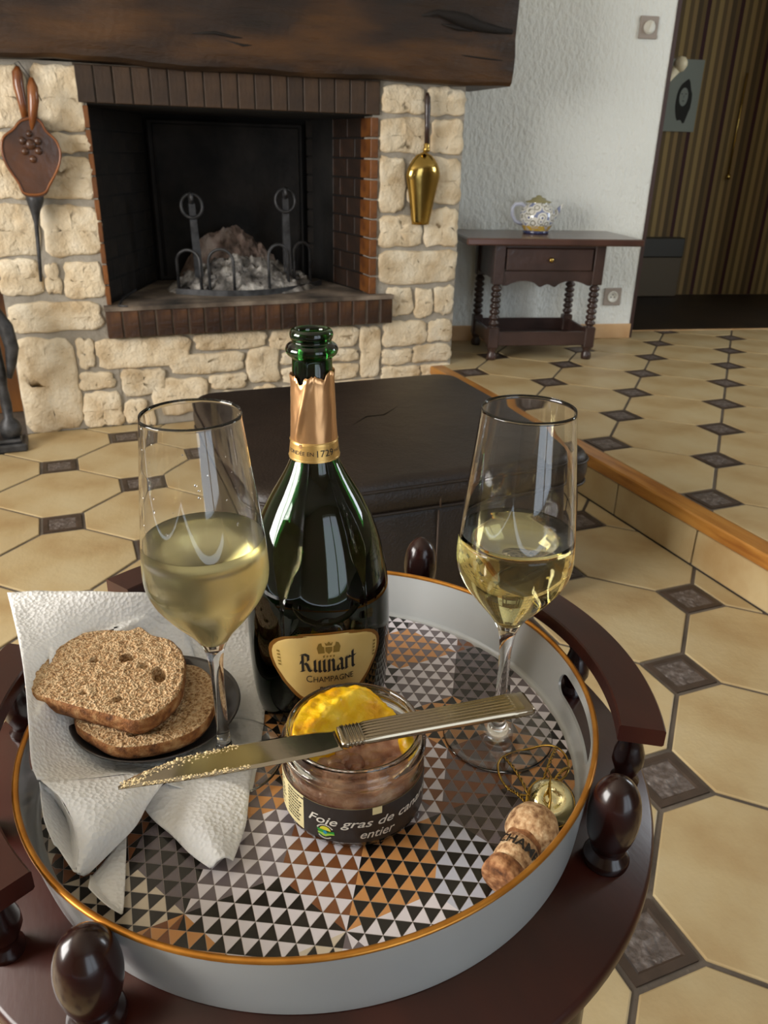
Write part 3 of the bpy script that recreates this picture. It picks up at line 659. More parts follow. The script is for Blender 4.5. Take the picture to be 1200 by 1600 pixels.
b = MB(); b.tube([(-0.042, 2.945, 0.824), (-0.043, 2.945, 0.80), (-0.047, 2.945, 0.77), (-0.050, 2.946, 0.73), (-0.056, 2.947, 0.64), (-0.063, 2.948, 0.545)], [0.028, 0.027, 0.016, 0.007, 0.006, 0.005], 12).build('nozzle', M['iron'], BW)
b = MB(); b.tube([(-0.03, 2.967, 1.175), (-0.042, 2.968, 1.19), (-0.03, 2.962, 1.195), (0.0, 2.967, 1.15), (0.02, 2.967, 1.09)], 0.0015, 6).build('hanging_cord', M['leather'], BW)

# ---------------------------------------------------------------- brass ash shovel on right pillar
SH = thing('ash_shovel', 'polished brass ash shovel hanging on the right stone pillar', 'shovel', (1.349, 2.955, 0.70))
b = MB(); b.tube([(1.347, 2.962, 1.170), (1.348, 2.958, 1.155), (1.349, 2.956, 1.12), (1.350, 2.956, 1.06), (1.351, 2.956, 1.00)], [0.006, 0.011, 0.012, 0.0095, 0.009], 12).build('handle', M['oakdark'], SH)
b = MB(); b.lathe([(0.009, 0), (0.014, 0.004), (0.014, 0.012), (0.010, 0.018), (0.012, 0.026), (0.009, 0.030)], 16, tr(1.351, 2.956, 0.972)).build('ferrule', M['brass'], SH)
P = []; F = []; nu, nv = 16, 18
for j in range(nv+1):
    t = j/nv; z = 0.975-0.262*t; cx = 1.350-0.006*t
    wv = 0.069*(min(1, math.sin(min(t/0.34, 1)*PI/2)**0.6))*(1-0.50*max(0, (t-0.34)/0.66)**0.9)+0.002
    for i in range(nu+1):
        a = PI*i/nu; P.append((cx-wv*math.cos(a), 2.972-math.sin(a)*(0.042*(1-0.45*t)*min(1, t*5)), z))
F = [(j*(nu+1)+i, j*(nu+1)+i+1, (j+1)*(nu+1)+i+1, (j+1)*(nu+1)+i) for j in range(nv) for i in range(nu)]
o = MB().add(P, F, True).build('scoop', M['brass'], SH); md = o.modifiers.new('s', 'SOLIDIFY'); md.thickness = 0.002

# ---------------------------------------------------------------- iron tool stand, left edge
TS = thing('fire_tool_stand', 'black cast iron fire tool stand on the floor left of the stone pillar', 'stand', (-0.27, 2.86, 0))
MB().box(-0.40, -0.185, 2.80, 2.92, 0.0, 0.028, bev=0.006).box(-0.385, -0.20, 2.815, 2.905, 0.028, 0.042, bev=0.005).build('base', M['iron'], TS)
MB().lathe([(0.0, 0.04), (0.032, 0.045), (0.038, 0.07), (0.030, 0.095), (0.016, 0.11), (0.018, 0.16), (0.014, 0.22), (0.020, 0.26), (0.016, 0.33), (0.014, 0.60), (0, 0.62)], 16, tr(-0.232, 2.86, 0)).build('column', M['iron'], TS)
MB().tube([(-0.26, 2.85, 0.50), (-0.215, 2.845, 0.475), (-0.19, 2.845, 0.42), (-0.182, 2.845, 0.35), (-0.192, 2.845, 0.30), (-0.205, 2.845, 0.25)], [0.014, 0.020, 0.024, 0.022, 0.017, 0.008], 12).build('curled_arm', M['iron'], TS)

# ================================================================ SIDE TABLE
A14 = math.radians(-14.5)
ST = thing('side_table', 'dark turned-leg side table with one drawer against the white wall', 'table', (1.738, 3.02, UZ), A14)
LX, LY = 0.44, 0.30
for (x, y) in ((0, 0), (LX, 0), (0, LY), (LX, LY)):
    b = MB()
    b.lathe([(0, 0), (0.020, 0.0), (0.023, 0.010), (0.022, 0.025), (0.015, 0.035), (0.020, 0.045), (0.021, 0.055)], 18, tr(x, y, 0))
    b.box(x-0.023, x+0.023, y-0.023, y+0.023, 0.052, 0.145, bev=0.005)
    pr = [(0.014, 0.145)]
    zb = 0.148; k = 0
    while zb < 0.318:
        pr += [(0.013, zb), (0.021, zb+0.006), (0.0235, zb+0.0125), (0.021, zb+0.019)]; zb += 0.0245
    pr += [(0.013, 0.322), (0.013, 0.330)]
    b.lathe(pr, 18, tr(x, y, 0)); b.box(x-0.023, x+0.023, y-0.023, y+0.023, 0.326, 0.492, bev=0.003)
    b.build('leg', M['oakdark'], ST, False)
MB().box(-0.155, 0.612, -0.06, 0.365, 0.490, 0.518, bev=0.005).build('tabletop', M['oaktop'], ST, False)
MB().box(0.023, LX-0.023, -0.016, -0.006, 0.478, 0.492).build('rail', M['oakdark'], ST, False)
dr = MB().box(0.030, LX-0.030, -0.022, 0.25, 0.384, 0.476, bev=0.004).build('drawer', M['oakdark'], ST, False)
MB().lathe([(0.004, 0), (0.004, 0.008), (0.010, 0.012), (0.011, 0.018), (0.006, 0.023), (0, 0.024)], 16, tr(0.219, -0.022, 0.431) @ rot('X', PI/2)).build('knob', M['brass'], dr, False)
def apron(y, x0, x1, ztop, name):
    n = 48; P = []; F = []
    for i in range(n+1):
        t = i/n; x = x0+(x1-x0)*t; u = abs(t-0.5)*2
        zz = 0.322+0.020*max(0, math.sin(PI*min(1, max(0, (u-0.18)/0.72))))**0.8-0.0*u+(0.006*math.cos(u/0.18*PI) if u < 0.18 else -0.006*(1-min(1, (u-0.18)/0.1)))
        P += [(x, y, zz), (x, y, ztop), (x, y+0.014, zz), (x, y+0.014, ztop)]
    for i in range(n):
        a = i*4; F += [(a, a+4, a+5, a+1), (a+2, a+3, a+7, a+6), (a, a+2, a+6, a+4), (a+1, a+5, a+7, a+3)]
    return MB().add(P, F).build(name, M['oakdark'], ST, False)
apron(-0.014, 0.022, LX-0.022, 0.382, 'apron')
MB().box(-0.012, 0.004, 0.023, LY-0.023, 0.345, 0.490).build('side_panel', M['oakdark'], ST, False)
MB().box(LX-0.004, LX+0.012, 0.023, LY-0.023, 0.345, 0.490).build('side_panel', M['oakdark'], ST, False)
MB().box(0.02, LX-0.02, LY-0.004, LY+0.010, 0.345, 0.490).build('back_panel', M['oakdark'], ST, False)
sh = MB(); sh.box(0.0, LX, -0.010, LY+0.01, 0.062, 0.074)
sh.build('shelf', M['oakdark'], ST, False)
for bx in ((0.02, LX-0.02, -0.018, -0.004), (0.02, LX-0.02, LY+0.004, LY+0.018)): MB().box(bx[0], bx[1], bx[2], bx[3], 0.064, 0.125, bev=0.003).build('shelf_rail', M['oakdark'], ST, False)
for bx in ((-0.016, -0.002), (LX+0.002, LX+0.016)): MB().box(bx[0], bx[1], 0.02, LY-0.02, 0.064, 0.125, bev=0.003).build('shelf_rail', M['oakdark'], ST, False)

# teapot
TP = thing('teapot', 'flower painted faience teapot standing on the dark side table', 'teapot', (1.995, 3.16, UZ+0.518), A14); TP.scale = (1.14, 1.14, 1.14)
MB().lathe([(0, 0), (0.048, 0.0), (0.052, 0.006), (0.048, 0.012)], 32).build('foot_ring', M['faience_blue'], TP, False)
MB().lathe([(0.047, 0.010), (0.054, 0.020), (0.060, 0.030)], 32).build('lower_band', M['faience_yellow'], TP, False)
MB().lathe([(0.060, 0.030), (0.068, 0.046), (0.070, 0.062), (0.066, 0.080), (0.056, 0.096), (0.044, 0.106), (0.044, 0.112)], 32).build('body', M['faience'], TP, False)
MB().lathe([(0.050, 0.112), (0.050, 0.116), (0.030, 0.121), (0.026, 0.128), (0.012, 0.131), (0.009, 0.137), (0, 0.139)], 24).build('lid', M['faience_olive'], TP, False)
MB().tube([(0.050, 0, 0.050), (0.072, 0, 0.070), (0.085, 0, 0.088), (0.100, 0, 0.104)], [0.016, 0.012, 0.009, 0.007], 12).build('spout', M['faience'], TP, False)
MB().tube([(-0.046, 0, 0.096), (-0.066, 0, 0.106), (-0.092, 0, 0.104), (-0.102, 0, 0.090), (-0.100, 0, 0.066), (-0.086, 0, 0.044), (-0.062, 0, 0.034)], [0.007]*7, 12).build('handle', M['faience_white'], TP, False)

# wall fittings
def wthing(name, label, cat, a, z, b=0.0): return thing(name, label, cat, M4=Matrix.Translation(wpt(a, b, z)) @ rot('Z', math.radians(-12)))
SW = wthing('light_switch', 'taupe square light switch with round white rotary knob, high on the white wall', 'switch', -0.122, 1.487)
MB().box(-0.043, 0.043, -0.010, -0.0, -0.043, 0.043, bev=0.003).build('face_plate', M['plate_taupe'], SW, False)
MB().lathe([(0.026, 0.0), (0.026, 0.006), (0.022, 0.009), (0, 0.009)], 24, tr(0, -0.010, 0) @ rot('X', PI/2)).build('dial', M['white_plastic'], SW, False)
MB().box(-0.006, 0.006, -0.032, -0.018, -0.022, 0.022, rot('Y', 0.3), bev=0.002).build('knob', M['white_plastic'], SW, False)
SO = wthing('power_socket', 'taupe power socket with round white insert, low on the white wall', 'socket', -0.116, 0.344)
MB().box(-0.045, 0.045, -0.010, 0, -0.042, 0.042, bev=0.003).build('face_plate', M['plate_taupe'], SO, False)
MB().lathe([(0.027, 0), (0.027, 0.004), (0.022, 0.004), (0.021, 0.001), (0, 0.001)], 24, tr(0, -0.010, 0) @ rot('X', PI/2)).build('insert', M['white_plastic'], SO, False)
b = MB()
for (x, z) in ((-0.009, -0.002), (0.009, -0.002), (0, 0.010)): b.lathe([(0.003, 0), (0.003, 0.0015), (0, 0.0015)], 8, tr(x, -0.011, z) @ rot('X', PI/2))
b.build('socket_hole', M['inkdark'], SO, False)

# hall things
PC = wthing('framed_drawing', 'grey drawing of a dark haired face pinned on the striped hall wall', 'picture', 0.775, 1.325, 1.29)
MB().box(-0.125, 0.120, -0.006, 0.0, -0.195, 0.195).build('sheet', M['paper'], PC, False)
b = MB()
b.add([(0.022+0.052*math.cos(t), -0.0068, -0.03+(0.115+0.012*math.sin(5*t+1))*math.sin(t)+0.006*math.sin(7*t)) for t in [2*PI*i/24 for i in range(24)]], [tuple(range(24))])
b.build('sketched_hair', M['charcoal'], PC, False)
MB().add([(0.018+0.028*math.cos(t), -0.0074, -0.005+0.050*math.sin(t)) for t in [2*PI*i/24 for i in range(24)]], [tuple(range(24))]).build('sketched_face', M['paper'], PC, False)
b = MB(); b.tube([(0.000, -0.008, 0.010), (0.008, -0.008, 0.012)], 0.002, 5).tube([(0.026, -0.008, 0.012), (0.034, -0.008, 0.010)], 0.002, 5).tube([(0.018, -0.008, 0.004), (0.016, -0.008, -0.012)], 0.001, 5).tube([(0.010, -0.008, -0.027), (0.025, -0.008, -0.027)], 0.0016, 5)
b.build('sketched_features', M['charcoal'], PC, False)
PG = wthing('coat_peg', 'ivory turned coat peg jutting out beside the white wall edge', 'peg', 0.085, 1.36, 0.16)
MB().tube([(-0.068, 0, -0.17), (-0.04, -0.005, -0.12), (-0.01, -0.015, -0.06), (0.022, -0.03, -0.012)], [0.008, 0.011, 0.016, 0.022], 12).build('stem', M['peg'], PG, False)
MB().lathe([(0, -0.034), (0.020, -0.026), (0.031, -0.006), (0.031, 0.010), (0.020, 0.028), (0, 0.034)], 20, tr(0.038, -0.035, 0.008)).build('knob', M['peg'], PG, False)
DB = wthing('door_bolt', 'slim brass bolt rod on the striped hall fabric', 'bolt', 1.18, 0.88, 1.27)
MB().tube([(0, 0, 0), (0.0, 0, 0.58)], 0.006, 8).build('rod', M['brass'], DB, False)
MB().lathe([(0, -0.02), (0.014, -0.012), (0.016, 0), (0.012, 0.012), (0, 0.018)], 12, tr(0, -0.004, 0)).build('knob', M['brass'], DB, False)
RD = wthing('wall_heater', 'low dark box heater at the foot of the hall wall', 'heater', 0.80, 0.14, 1.29)
MB().box(-0.17, 0.13, -0.08, 0, 0.25, 0.37, bev=0.006).build('top_panel', M['radiator'], RD, False)
MB().box(-0.17, 0.13, -0.07, 0, 0.0, 0.25, bev=0.004).build('lower_panel', M['radiator_low'], RD, False)

# ================================================================ POUF
PF = thing('leather_pouf', 'square dark brown leather pouf standing in front of the fireplace', 'pouf', (0.66, 1.69, 0))
def soft_box(mb, x0, x1, y0, y1, z0, z1, rc, dome=0.0, n=16, bulge=0.0):
    def corner(x0, x1, y0, y1, r):
        R = []
        for (cx, cy, a0) in ((x1-r, y1-r, 0), (x0+r, y1-r, PI/2), (x0+r, y0+r, PI), (x1-r, y0+r, 1.5*PI)):
            for i in range(7): a = a0+PI/2*i/6; R.append((cx+r*math.cos(a), cy+r*math.sin(a)))
        return R
    P = []; F = []; rad = 0.022
    lv = [(0.012, z0), (0.0, z0+0.012)]
    for i in range(1, 6): t = i/6; lv.append((-bulge*math.sin(PI*t), z0+0.012+(z1-z0-0.012-rad)*t))
    for i in range(0, 6): a = PI/2*i/5; lv.append((rad*(1-math.cos(a)), z1-rad+rad*math.sin(a)))
    for k in (0.06, 0.12, 0.2, 0.28, 0.34): lv.append((rad+k, z1+dome*(1-(1-min(1, k/0.34))**2)))
    m_ = 28
    for ins, z in lv: P += [(x, y, z) for x, y in corner(x0+ins, x1-ins, y0+ins, y1-ins, max(rc-ins*0.6, 0.008) if ins < 0.2 else 0.01)]
    for l in range(len(lv)-1): F += [(l*m_+i, l*m_+(i+1) % m_, (l+1)*m_+(i+1) % m_, (l+1)*m_+i) for i in range(m_)]
    F.append(tuple(range((len(lv)-1)*m_, len(lv)*m_))); F.append(tuple(range(m_))[::-1])
    mb.add(P, F, True); return mb
soft_box(MB(), 0.290, 1.040, 1.330, 2.045, 0.012, 0.300, 0.05, bulge=0.008).build('body', M['leather'], PF)
soft_box(MB(), 0.278, 1.048, 1.318, 2.055, 0.292, 0.374, 0.06, dome=0.010, bulge=0.004).build('cushion', M['leather'], PF)
b = MB()
def rrect(x0, x1, y0, y1, r, z):
    R = []
    for (cx, cy, a0) in ((x1-r, y1-r, 0), (x0+r, y1-r, PI/2), (x0+r, y0+r, PI), (x1-r, y0+r, 1.5*PI)):
        for i in range(7): a = a0+PI/2*i/6; R.append((cx+r*math.cos(a), cy+r*math.sin(a), z))
    return R
b.tube(rrect(0.276, 1.050, 1.316, 2.057, 0.06, 0.352), 0.0035, 6, closed=True)
b.tube(rrect(0.277, 1.049, 1.317, 2.056, 0.06, 0.300), 0.0035, 6, closed=True)
b.build('piping', M['leather'], PF)
b = MB(); b.tube([(0.665, 1.3175, 0.347), (0.665, 1.315, 0.30)], 0.002, 5); b.tube([(0.665, 1.321, 0.29), (0.665, 1.320, 0.16), (0.665, 1.327, 0.02)], 0.002, 5)
b.build('stitching', M['seam'], PF)
for (x, y) in ((0.36, 1.40), (0.97, 1.40), (0.36, 1.97), (0.97, 1.97)): MB().lathe([(0.02, 0), (0.022, 0.006), (0.022, 0.014)], 12, tr(x, y, 0)).build('foot', M['iron'], PF)

# ================================================================ SERVING TABLE
TC = (0.1316, 0.4462); TZ = 0.540
TB = thing('serving_table', 'round dark mahogany serving table with rail gallery and egg finials', 'table', (TC[0], TC[1], 0))
def t2(a, r, z): return (TC[0]+r*math.cos(math.radians(a)), TC[1]+r*math.sin(math.radians(a)), z)
MB().lathe([(0, TZ-0.022), (0.244, TZ-0.022), (0.250, TZ-0.018), (0.253, TZ-0.010), (0.2525, TZ-0.003), (0.250, TZ), (0, TZ)], 128, tr(0.1305, 0.4525, 0)).build('tabletop', M['maho_top'], TB)
MB().lathe([(0.205, TZ-0.022), (0.215, TZ-0.022), (0.215, TZ-0.06), (0.205, TZ-0.06)], 64, tr(TC[0], TC[1], 0), closed=True).build('apron_ring', M['maho'], TB)
def rail_seg(a0, a1):
    n = 40; r1, r2, z0, z1 = 0.2155, 0.2465, 0.5945, 0.608; c = 0.0012
    prof = [(r1, z0+c), (r1+c, z0), (r2-c, z0), (r2, z0+c), (r2, z1-c), (r2-c, z1), (r1+c, z1), (r1, z1-c)]; P = []; F = []
    for i in range(n+1):
        a = a0+(a1-a0)*i/n
        for r, z in prof: P.append(t2(a, r, z))
    for i in range(n):
        for k in range(8): F.append((i*8+k, i*8+(k+1) % 8, i*8+8+(k+1) % 8, i*8+8+k))
    F.append(tuple(range(8))); F.append(tuple(range(n*8, n*8+8))[::-1])
    o = MB().add(P, F).build('gallery_rail', M['maho_top'], TB)
    for a in (a0+5.5, (a0+a1)/2, a1-5.5):
        x, y, z = t2(a, 0.231, TZ)
        MB().lathe([(0.010, -0.001), (0.0105, 0.004), (0.0075, 0.007), (0.0085, 0.012), (0.0115, 0.020), (0.011, 0.028), (0.0085, 0.036), (0.0070, 0.043), (0.0085, 0.048), (0.0085, 0.0555)], 20, tr(x, y, z)).build('baluster', M['maho'], o)
for a0, a1 in ((-32.5, 32), (58, 122), (148, 208.5)): rail_seg(a0, a1)
for a, ex, ey, k_ in ((45, 0.301, 0.633, 1.0), (135, -0.028, 0.606, 1.0), (-134, -0.035, 0.297, 1.04), (-45.5, 0.281, 0.287, 1.0)):
    MB().lathe(refine([(0, -0.001), (0.0125, -0.001), (0.0148, 0.002), (0.0148, 0.006), (0.0125, 0.0095), (0.0108, 0.0125), (0.0122, 0.017), (0.0146, 0.024), (0.0162, 0.033), (0.0167, 0.042), (0.0159, 0.051), (0.0136, 0.060), (0.0095, 0.067), (0.0045, 0.071), (0.002, 0.0722), (0, 0.0726)], 2), 40, tr(ex, ey, TZ) @ Matrix.Diagonal((k_, k_, 0.92 if a == -134 else 0.97, 1))).build('egg_finial', M['maho'], TB)
    x, y, z = t2(a, 0.208, 0)
    MB().lathe([(0, 0), (0.014, 0.0), (0.016, 0.02), (0.010, 0.04), (0.018, 0.07), (0.016, 0.20), (0.011, 0.24), (0.019, 0.27), (0.015, 0.40), (0.017, 0.44), (0.019, 0.46), (0.019, TZ-0.021)], 20, tr(x, y, 0)).build('leg', M['maho'], TB)

# ================================================================ TRAY
TRC = (0.131, 0.4452); TB0 = TZ+0.001; TF = 0.5515
TY = thing('serving_tray', 'round pale grey tray with gold rim and printed triangle pattern on the table', 'tray', (TRC[0], TRC[1], TB0))
def wob(a): return 0.0042*math.cos(2*a)+0.0055*math.sin(2*a)-0.0060*math.sin(a)+0.0028*math.cos(a)
def rr(a, z):     # outer wall radius
    t = (z-TB0)/(0.594-TB0); return 0.1968+0.0032*t**0.8+wob(a)*t
def tw(a, z, off=0): r = rr(a, z)+off; return Vector((TRC[0]+r*math.cos(a), TRC[1]+r*math.sin(a), z))
TH = 0.0022
SA0, SA1, SZ0, SZ1 = math.radians(-33), math.radians(-6), TB0+0.0185, TB0+0.0365     # handle slot patch (inside)
def wall_geo(off, mb, flip):
    zs = [TB0+0.0005+(0.594-TB0-0.0005)*k/10 for k in range(11)]
    za, zb = zs[4], zs[9]
    slots = []
    for base in (0.0, PI): slots.append((SA0-math.radians(3)+base, SA1+math.radians(3)+base))
    def grid(a0, a1, zl, na):
        P = []; F = []
        for i in range(na+1):
            a = a0+(a1-a0)*i/na
            for z in zl: P.append(tw(a, z, off))
        m_ = len(zl)
        for i in range(na):
            for k in range(m_-1): F.append((i*m_+k, (i+1)*m_+k, (i+1)*m_+k+1, i*m_+k+1))
        mb.add(P, F, True)
    (p0, p1), (p2, p3) = slots
    grid(p1, p2, zs, 80); grid(p3, p0+2*PI, zs, 80)
    for (s0, s1) in slots:
        grid(s0, s1, zs[:5], 24); grid(s0, s1, zs[9:], 24)
        # ring patch between slot outline and rectangle
        ca = (s0+s1)/2; cz = (za+zb)/2; ha = (s1-s0)/2; hz = (zb-za)/2; R = 0.2
        hl = (SA1-SA0)/2*R; hr = 0.0094
        per = []
        for t in range(24): per.append((-1+2*t/24, -1))
        for t in range(8): per.append((1, -1+2*t/8))
        for t in range(24): per.append((1-2*t/24, 1))
        for t in range(8): per.append((-1, 1-2*t/8))
        rings = []
        P = []; F = []; n = len(per)
        for lvl in (1.0, 0.66, 0.33, 0.0):
            for (u, v) in per:
                x, y = u*ha*R, v*hz
                # stadium point in same direction
                d = math.atan2(v*hr*1.0, u*hl); cx_ = max(-(hl-hr), min(hl-hr, u*(hl))); 
                if abs(u) < (hl-hr)/hl: sx, sy = u*hl, math.copysign(hr, v)
                else:
                    q = (abs(u)-(hl-hr)/hl)/(hr/hl) if abs(v) >= 0.999 else 1
                    if abs(v) >= 0.999: ang = PI/2-q*PI/4*1.0
                    else: ang = abs(v)*PI/4
                    sx = math.copysign(hl-hr+hr*math.cos(ang), u); sy = math.copysign(hr*math.sin(ang), v) if v != 0 else 0
                X = sx+(x-sx)*lvl; Y = sy+(y-sy)*lvl; P.append(tw(ca+X/R, cz+Y, off))
        for l in range(3): F += [(l*n+i, l*n+(i+1) % n, (l+1)*n+(i+1) % n, (l+1)*n+i) for i in range(n)]
        mb.add(P, F, True)
        yield [P[3*n+i] for i in range(n)]
mb = MB()
so = list(wall_geo(0, mb, False)); si = list(wall_geo(-TH, mb, True))
for A, B in zip(so, si):
    n = len(A); mb.add(A+B, [(i, (i+1) % n, n+(i+1) % n, n+i) for i in range(n)], True)
N_ = 160
P = []; F = []
for i in range(N_):
    a = 2*PI*i/N_; P.append(tw(a, TB0+0.0005, 0)); P.append(tw(a, TB0+0.0005, -0.004))
F = [(2*i, 2*((i+1) % N_), 2*((i+1) % N_)+1, 2*i+1) for i in range(N_)]
mb.add(P, F, True)
mb.build('wall', M['tray_grey'], TY, fix=True)
# cove + floor disc
P = []; F = []
cv = [(-TH, 0.0130), (-TH-0.0004, 0.0112), (-TH-0.0012, 0.0103), (-TH-0.0025, 0.0101), (-0.02, 0.0098)]
for (o_, dz) in cv:
    for i in range(N_): P.append(tw(2*PI*i/N_, TB0+dz, o_))
for l in range(len(cv)-1): F += [(l*N_+i, l*N_+(i+1) % N_, (l+1)*N_+(i+1) % N_, (l+1)*N_+i) for i in range(N_)]
F.append(tuple(range((len(cv)-1)*N_, len(cv)*N_)))
k0 = len(P)
for i in range(N_): P.append(tw(2*PI*i/N_, TB0+0.0003, -0.001))
F.append(tuple(range(k0, k0+N_))[::-1])
MB().add(P, F, True).build('base', M['tray_grey'], TY, fix=False)
P = []; F = []
for i in range(N_):
    a = 2*PI*i/N_
    for k in range(8):
        t = 2*PI*k/8; P.append(tw(a, 0.5945+0.0018*math.sin(t), -TH/2+0.0021*math.cos(t)))
F = [(i*8+k, ((i+1) % N_)*8+k, ((i+1) % N_)*8+(k+1) % 8, i*8+(k+1) % 8) for i in range(N_) for k in range(8)]
MB().add(P, F, True).build('gold_rim', M['gold_rim'], TY)
# printed pattern : small triangles coloured by macro rhombus
ga = Vector((0.00945, -0.00495)); gc = Vector((0.0100, 0.0068)); gO = Vector((0.0165, 0.3345))
Wt, Gy, Bk, Cp, Br, Dg, Lt, Be = 'dcd6dc', '6d6367', '191512', 'c98f56', '7a4a2a', '3d332e', 'b9bccb', 'cfc2ae'
EDGE = {  # (i,j,dir): (up colour, down colour) dir a,c,b
 (0,0,'a'):(Bk,Wt),(0,0,'c'):(Gy,Wt),(1,0,'b'):(Br,Wt),(1,0,'c'):(Cp,Bk),(1,0,'a'):(Wt,Bk),(0,0,'b'):(Gy,Bk),(-1,0,'a'):(Be,Bk),
 (0,-1,'c'):(Br,Cp),(1,-1,'b'):(Bk,Cp),(2,-1,'b'):(Gy,Wt),(1,1,'a'):(Gy,Dg),(1,1,'c'):(Gy,Br),(1,1,'b'):(Wt,Br),(0,1,'a'):(Wt,Gy),(0,2,'a'):(Bk,Cp),
 (0,2,'c'):(Wt,Gy),(0,3,'a'):(Gy,Bk),(0,2,'b'):(Wt,Bk),(-1,3,'a'):(Cp,Gy),(0,2,'x'):(Cp,Bk),(1,2,'b'):(Gy,Bk),(0,3,'b'):(Wt,Gy),(0,3,'c'):(Br,Gy),
 (0,1,'b'):(Bk,Cp),(0,1,'c'):(Gy,Cp),(-1,1,'a'):(Gy,Cp),(-1,1,'c'):(Bk,Cp),(1,0,'x'):(Wt,Bk),(2,0,'c'):(Gy,Bk),(2,0,'b'):(Lt,Bk),(2,-1,'c'):(Lt,Bk),
 (1,2,'a'):(Bk,Wt),(1,2,'c'):(Gy,Wt),(-1,0,'c'):(Bk,Br),(-1,1,'b'):(Dg,Bk),(0,2,'y'):(Cp,Bk)}
ALT = [(Gy,Wt),(Cp,Bk),(Bk,Be),(Br,Wt),(Wt,Bk),(Gy,Cp),(Dg,Cp)]
NM = 9
def edge_of(x, y):     # lattice coords (in small units along ga, gc)
    X, Y = x/NM, y/NM; i, j = math.floor(X), math.floor(Y); fx, fy = X-i, Y-j
    # points A=(0,0), ga->(1,0), gc->(0,1) ; c-a = b direction joins (1,0) to (0,1)
    if fx+fy <= 1: l = (1-fx-fy, fx, fy); V_ = [(i, j), (i+1, j), (i, j+1)]
    else: l = (fx+fy-1, 1-fx, 1-fy); V_ = [(i+1, j+1), (i, j+1), (i+1, j)]
    m_ = l.index(min(l)); e = sorted([V_[k] for k in range(3) if k != m_])
    (a, b), (c, d) = e
    if b == d: return (a, b, 'a')
    if a == c: return (a, b, 'c')
    return (max(a, c), min(b, d), 'b')
P = []; F = []; C = []
def small(x, y, up):
    v = [(x, y), (x+1, y), (x, y+1)] if up else [(x+1, y+1), (x, y+1), (x+1, y)]
    cx = sum(p[0] for p in v)/3; cy = sum(p[1] for p in v)/3
    w0 = gO+ga*cx+gc*cy
    if (w0-Vector(TRC)).length > 0.1955: return
    ins = 0.024
    v = [(p[0]+(cx-p[0])*ins*1.6, p[1]+(cy-p[1])*ins*1.6) for p in v]
    mids = [((v[k][0]+v[(k+1) % 3][0])/2, (v[k][1]+v[(k+1) % 3][1])/2) for k in range(3)]
    for k in range(3):
        for tri in ((v[k], mids[k], (cx, cy)), (mids[k], v[(k+1) % 3], (cx, cy))):
            tx = sum(p[0] for p in tri)/3; ty = sum(p[1] for p in tri)/3
            e = edge_of(tx, ty); pr_ = EDGE.get(e)
            if pr_ is None: pr_ = ALT[(e[0]*5+e[1]*3+ord(e[2])*7) % 7]
            col = hexc(pr_[0] if up else pr_[1])
            n0 = len(P)
            for p in tri:
                q = gO+ga*p[0]+gc*p[1]-Vector(TRC)
                if q.length > 0.1922: q = q*(0.1922/q.length)
                P.append((q.x+TRC[0], q.y+TRC[1], TF-0.0001))
            F.append((n0, n0+1, n0+2)); C.append(col)
for x in range(-60, 61):
    for y in range(-60, 61): small(x, y, True); small(x, y, False)
def colour_mesh(name, P, F, C, m):
    me = bpy.data.meshes.new(name); me.from_pydata(P, [], F); at = me.color_attributes.new('print', 'FLOAT_COLOR', 'CORNER')
    d = []
    for k, f in enumerate(F): d += [*C[k], 1.0]*len(f)
    at.data.foreach_set('color', d); me.materials.append(m); me.update(); return me
me = colour_mesh('printed_pattern', P, F, C, M['print'])
bm = bmesh.new(); bm.from_mesh(me)
for f in bm.faces:
    if f.normal.z < 0: f.normal_flip()
bm.to_mesh(me); bm.free()
put('printed_pattern', me, TY)
P = [tuple(Vector((TRC[0]+0.1925*math.cos(2*PI*i/N_), TRC[1]+0.1925*math.sin(2*PI*i/N_), TF-0.0003))) for i in range(N_)]
M['printbase'] = mat('printed_base', 'a89f98', 0.35, coat=0.3)
MB().add(P, [tuple(range(N_))]).build('printed_backing', M['printbase'], TY, fix=False)

# ================================================================ BOTTLE
BX, BY = 0.154, 0.5045
lean = rot('Y', math.radians(-0.55))
BO = thing('champagne_bottle', 'open dark green champagne bottle with gold label on the tray', 'bottle', M4=tr(BX, BY, TF) @ lean)
prof = [(0.0, 0.012), (0.020, 0.010), (0.040, 0.001), (0.047, 0.0), (0.0505, 0.003), (0.0530, 0.015), (0.0547, 0.035), (0.0556, 0.066), (0.0552, 0.095), (0.0538, 0.112), (0.0515, 0.126), (0.0475, 0.1445), (0.0415, 0.162), (0.034, 0.178), (0.0265, 0.191), (0.0205, 0.202), (0.0170, 0.211), (0.0158, 0.222), (0.0150, 0.240), (0.0143, 0.260), (0.0138, 0.2795), (0.0140, 0.2820),
        (0.0168, 0.2840), (0.0180, 0.2870), (0.0168, 0.2900), (0.0138, 0.2920), (0.0136, 0.2935), (0.0146, 0.2955), (0.0146, 0.2985), (0.0132, 0.3005), (0.0108, 0.3005), (0.0095, 0.298)]
outer = refine(prof[:22], 4)+refine(prof[21:], 3)[1:]
inner = [(0.0093, 0.290), (0.0100, 0.26), (0.0115, 0.222), (0.0135, 0.208), (0.0230, 0.189), (0.0305, 0.176), (0.0380, 0.161), (0.0440, 0.1440), (0.0483, 0.125), (0.0505, 0.112), (0.0520, 0.095), (0.0524, 0.066), (0.0515, 0.035), (0.0498, 0.016), (0.046, 0.007), (0.036, 0.008), (0.018, 0.017), (0, 0.019)]
inner = refine(inner, 3)
MB().lathe(outer+inner, 64).build('glass_body', M['green_glass'], BO, False)
def prof_r(z, pr_=prof):
    for (r1, z1), (r2, z2) in zip(pr_[4:], pr_[5:]):
        if z1 <= z <= z2: return r1+(r2-r1)*(z-z1)/(z2-z1)
    return pr_[4][0]
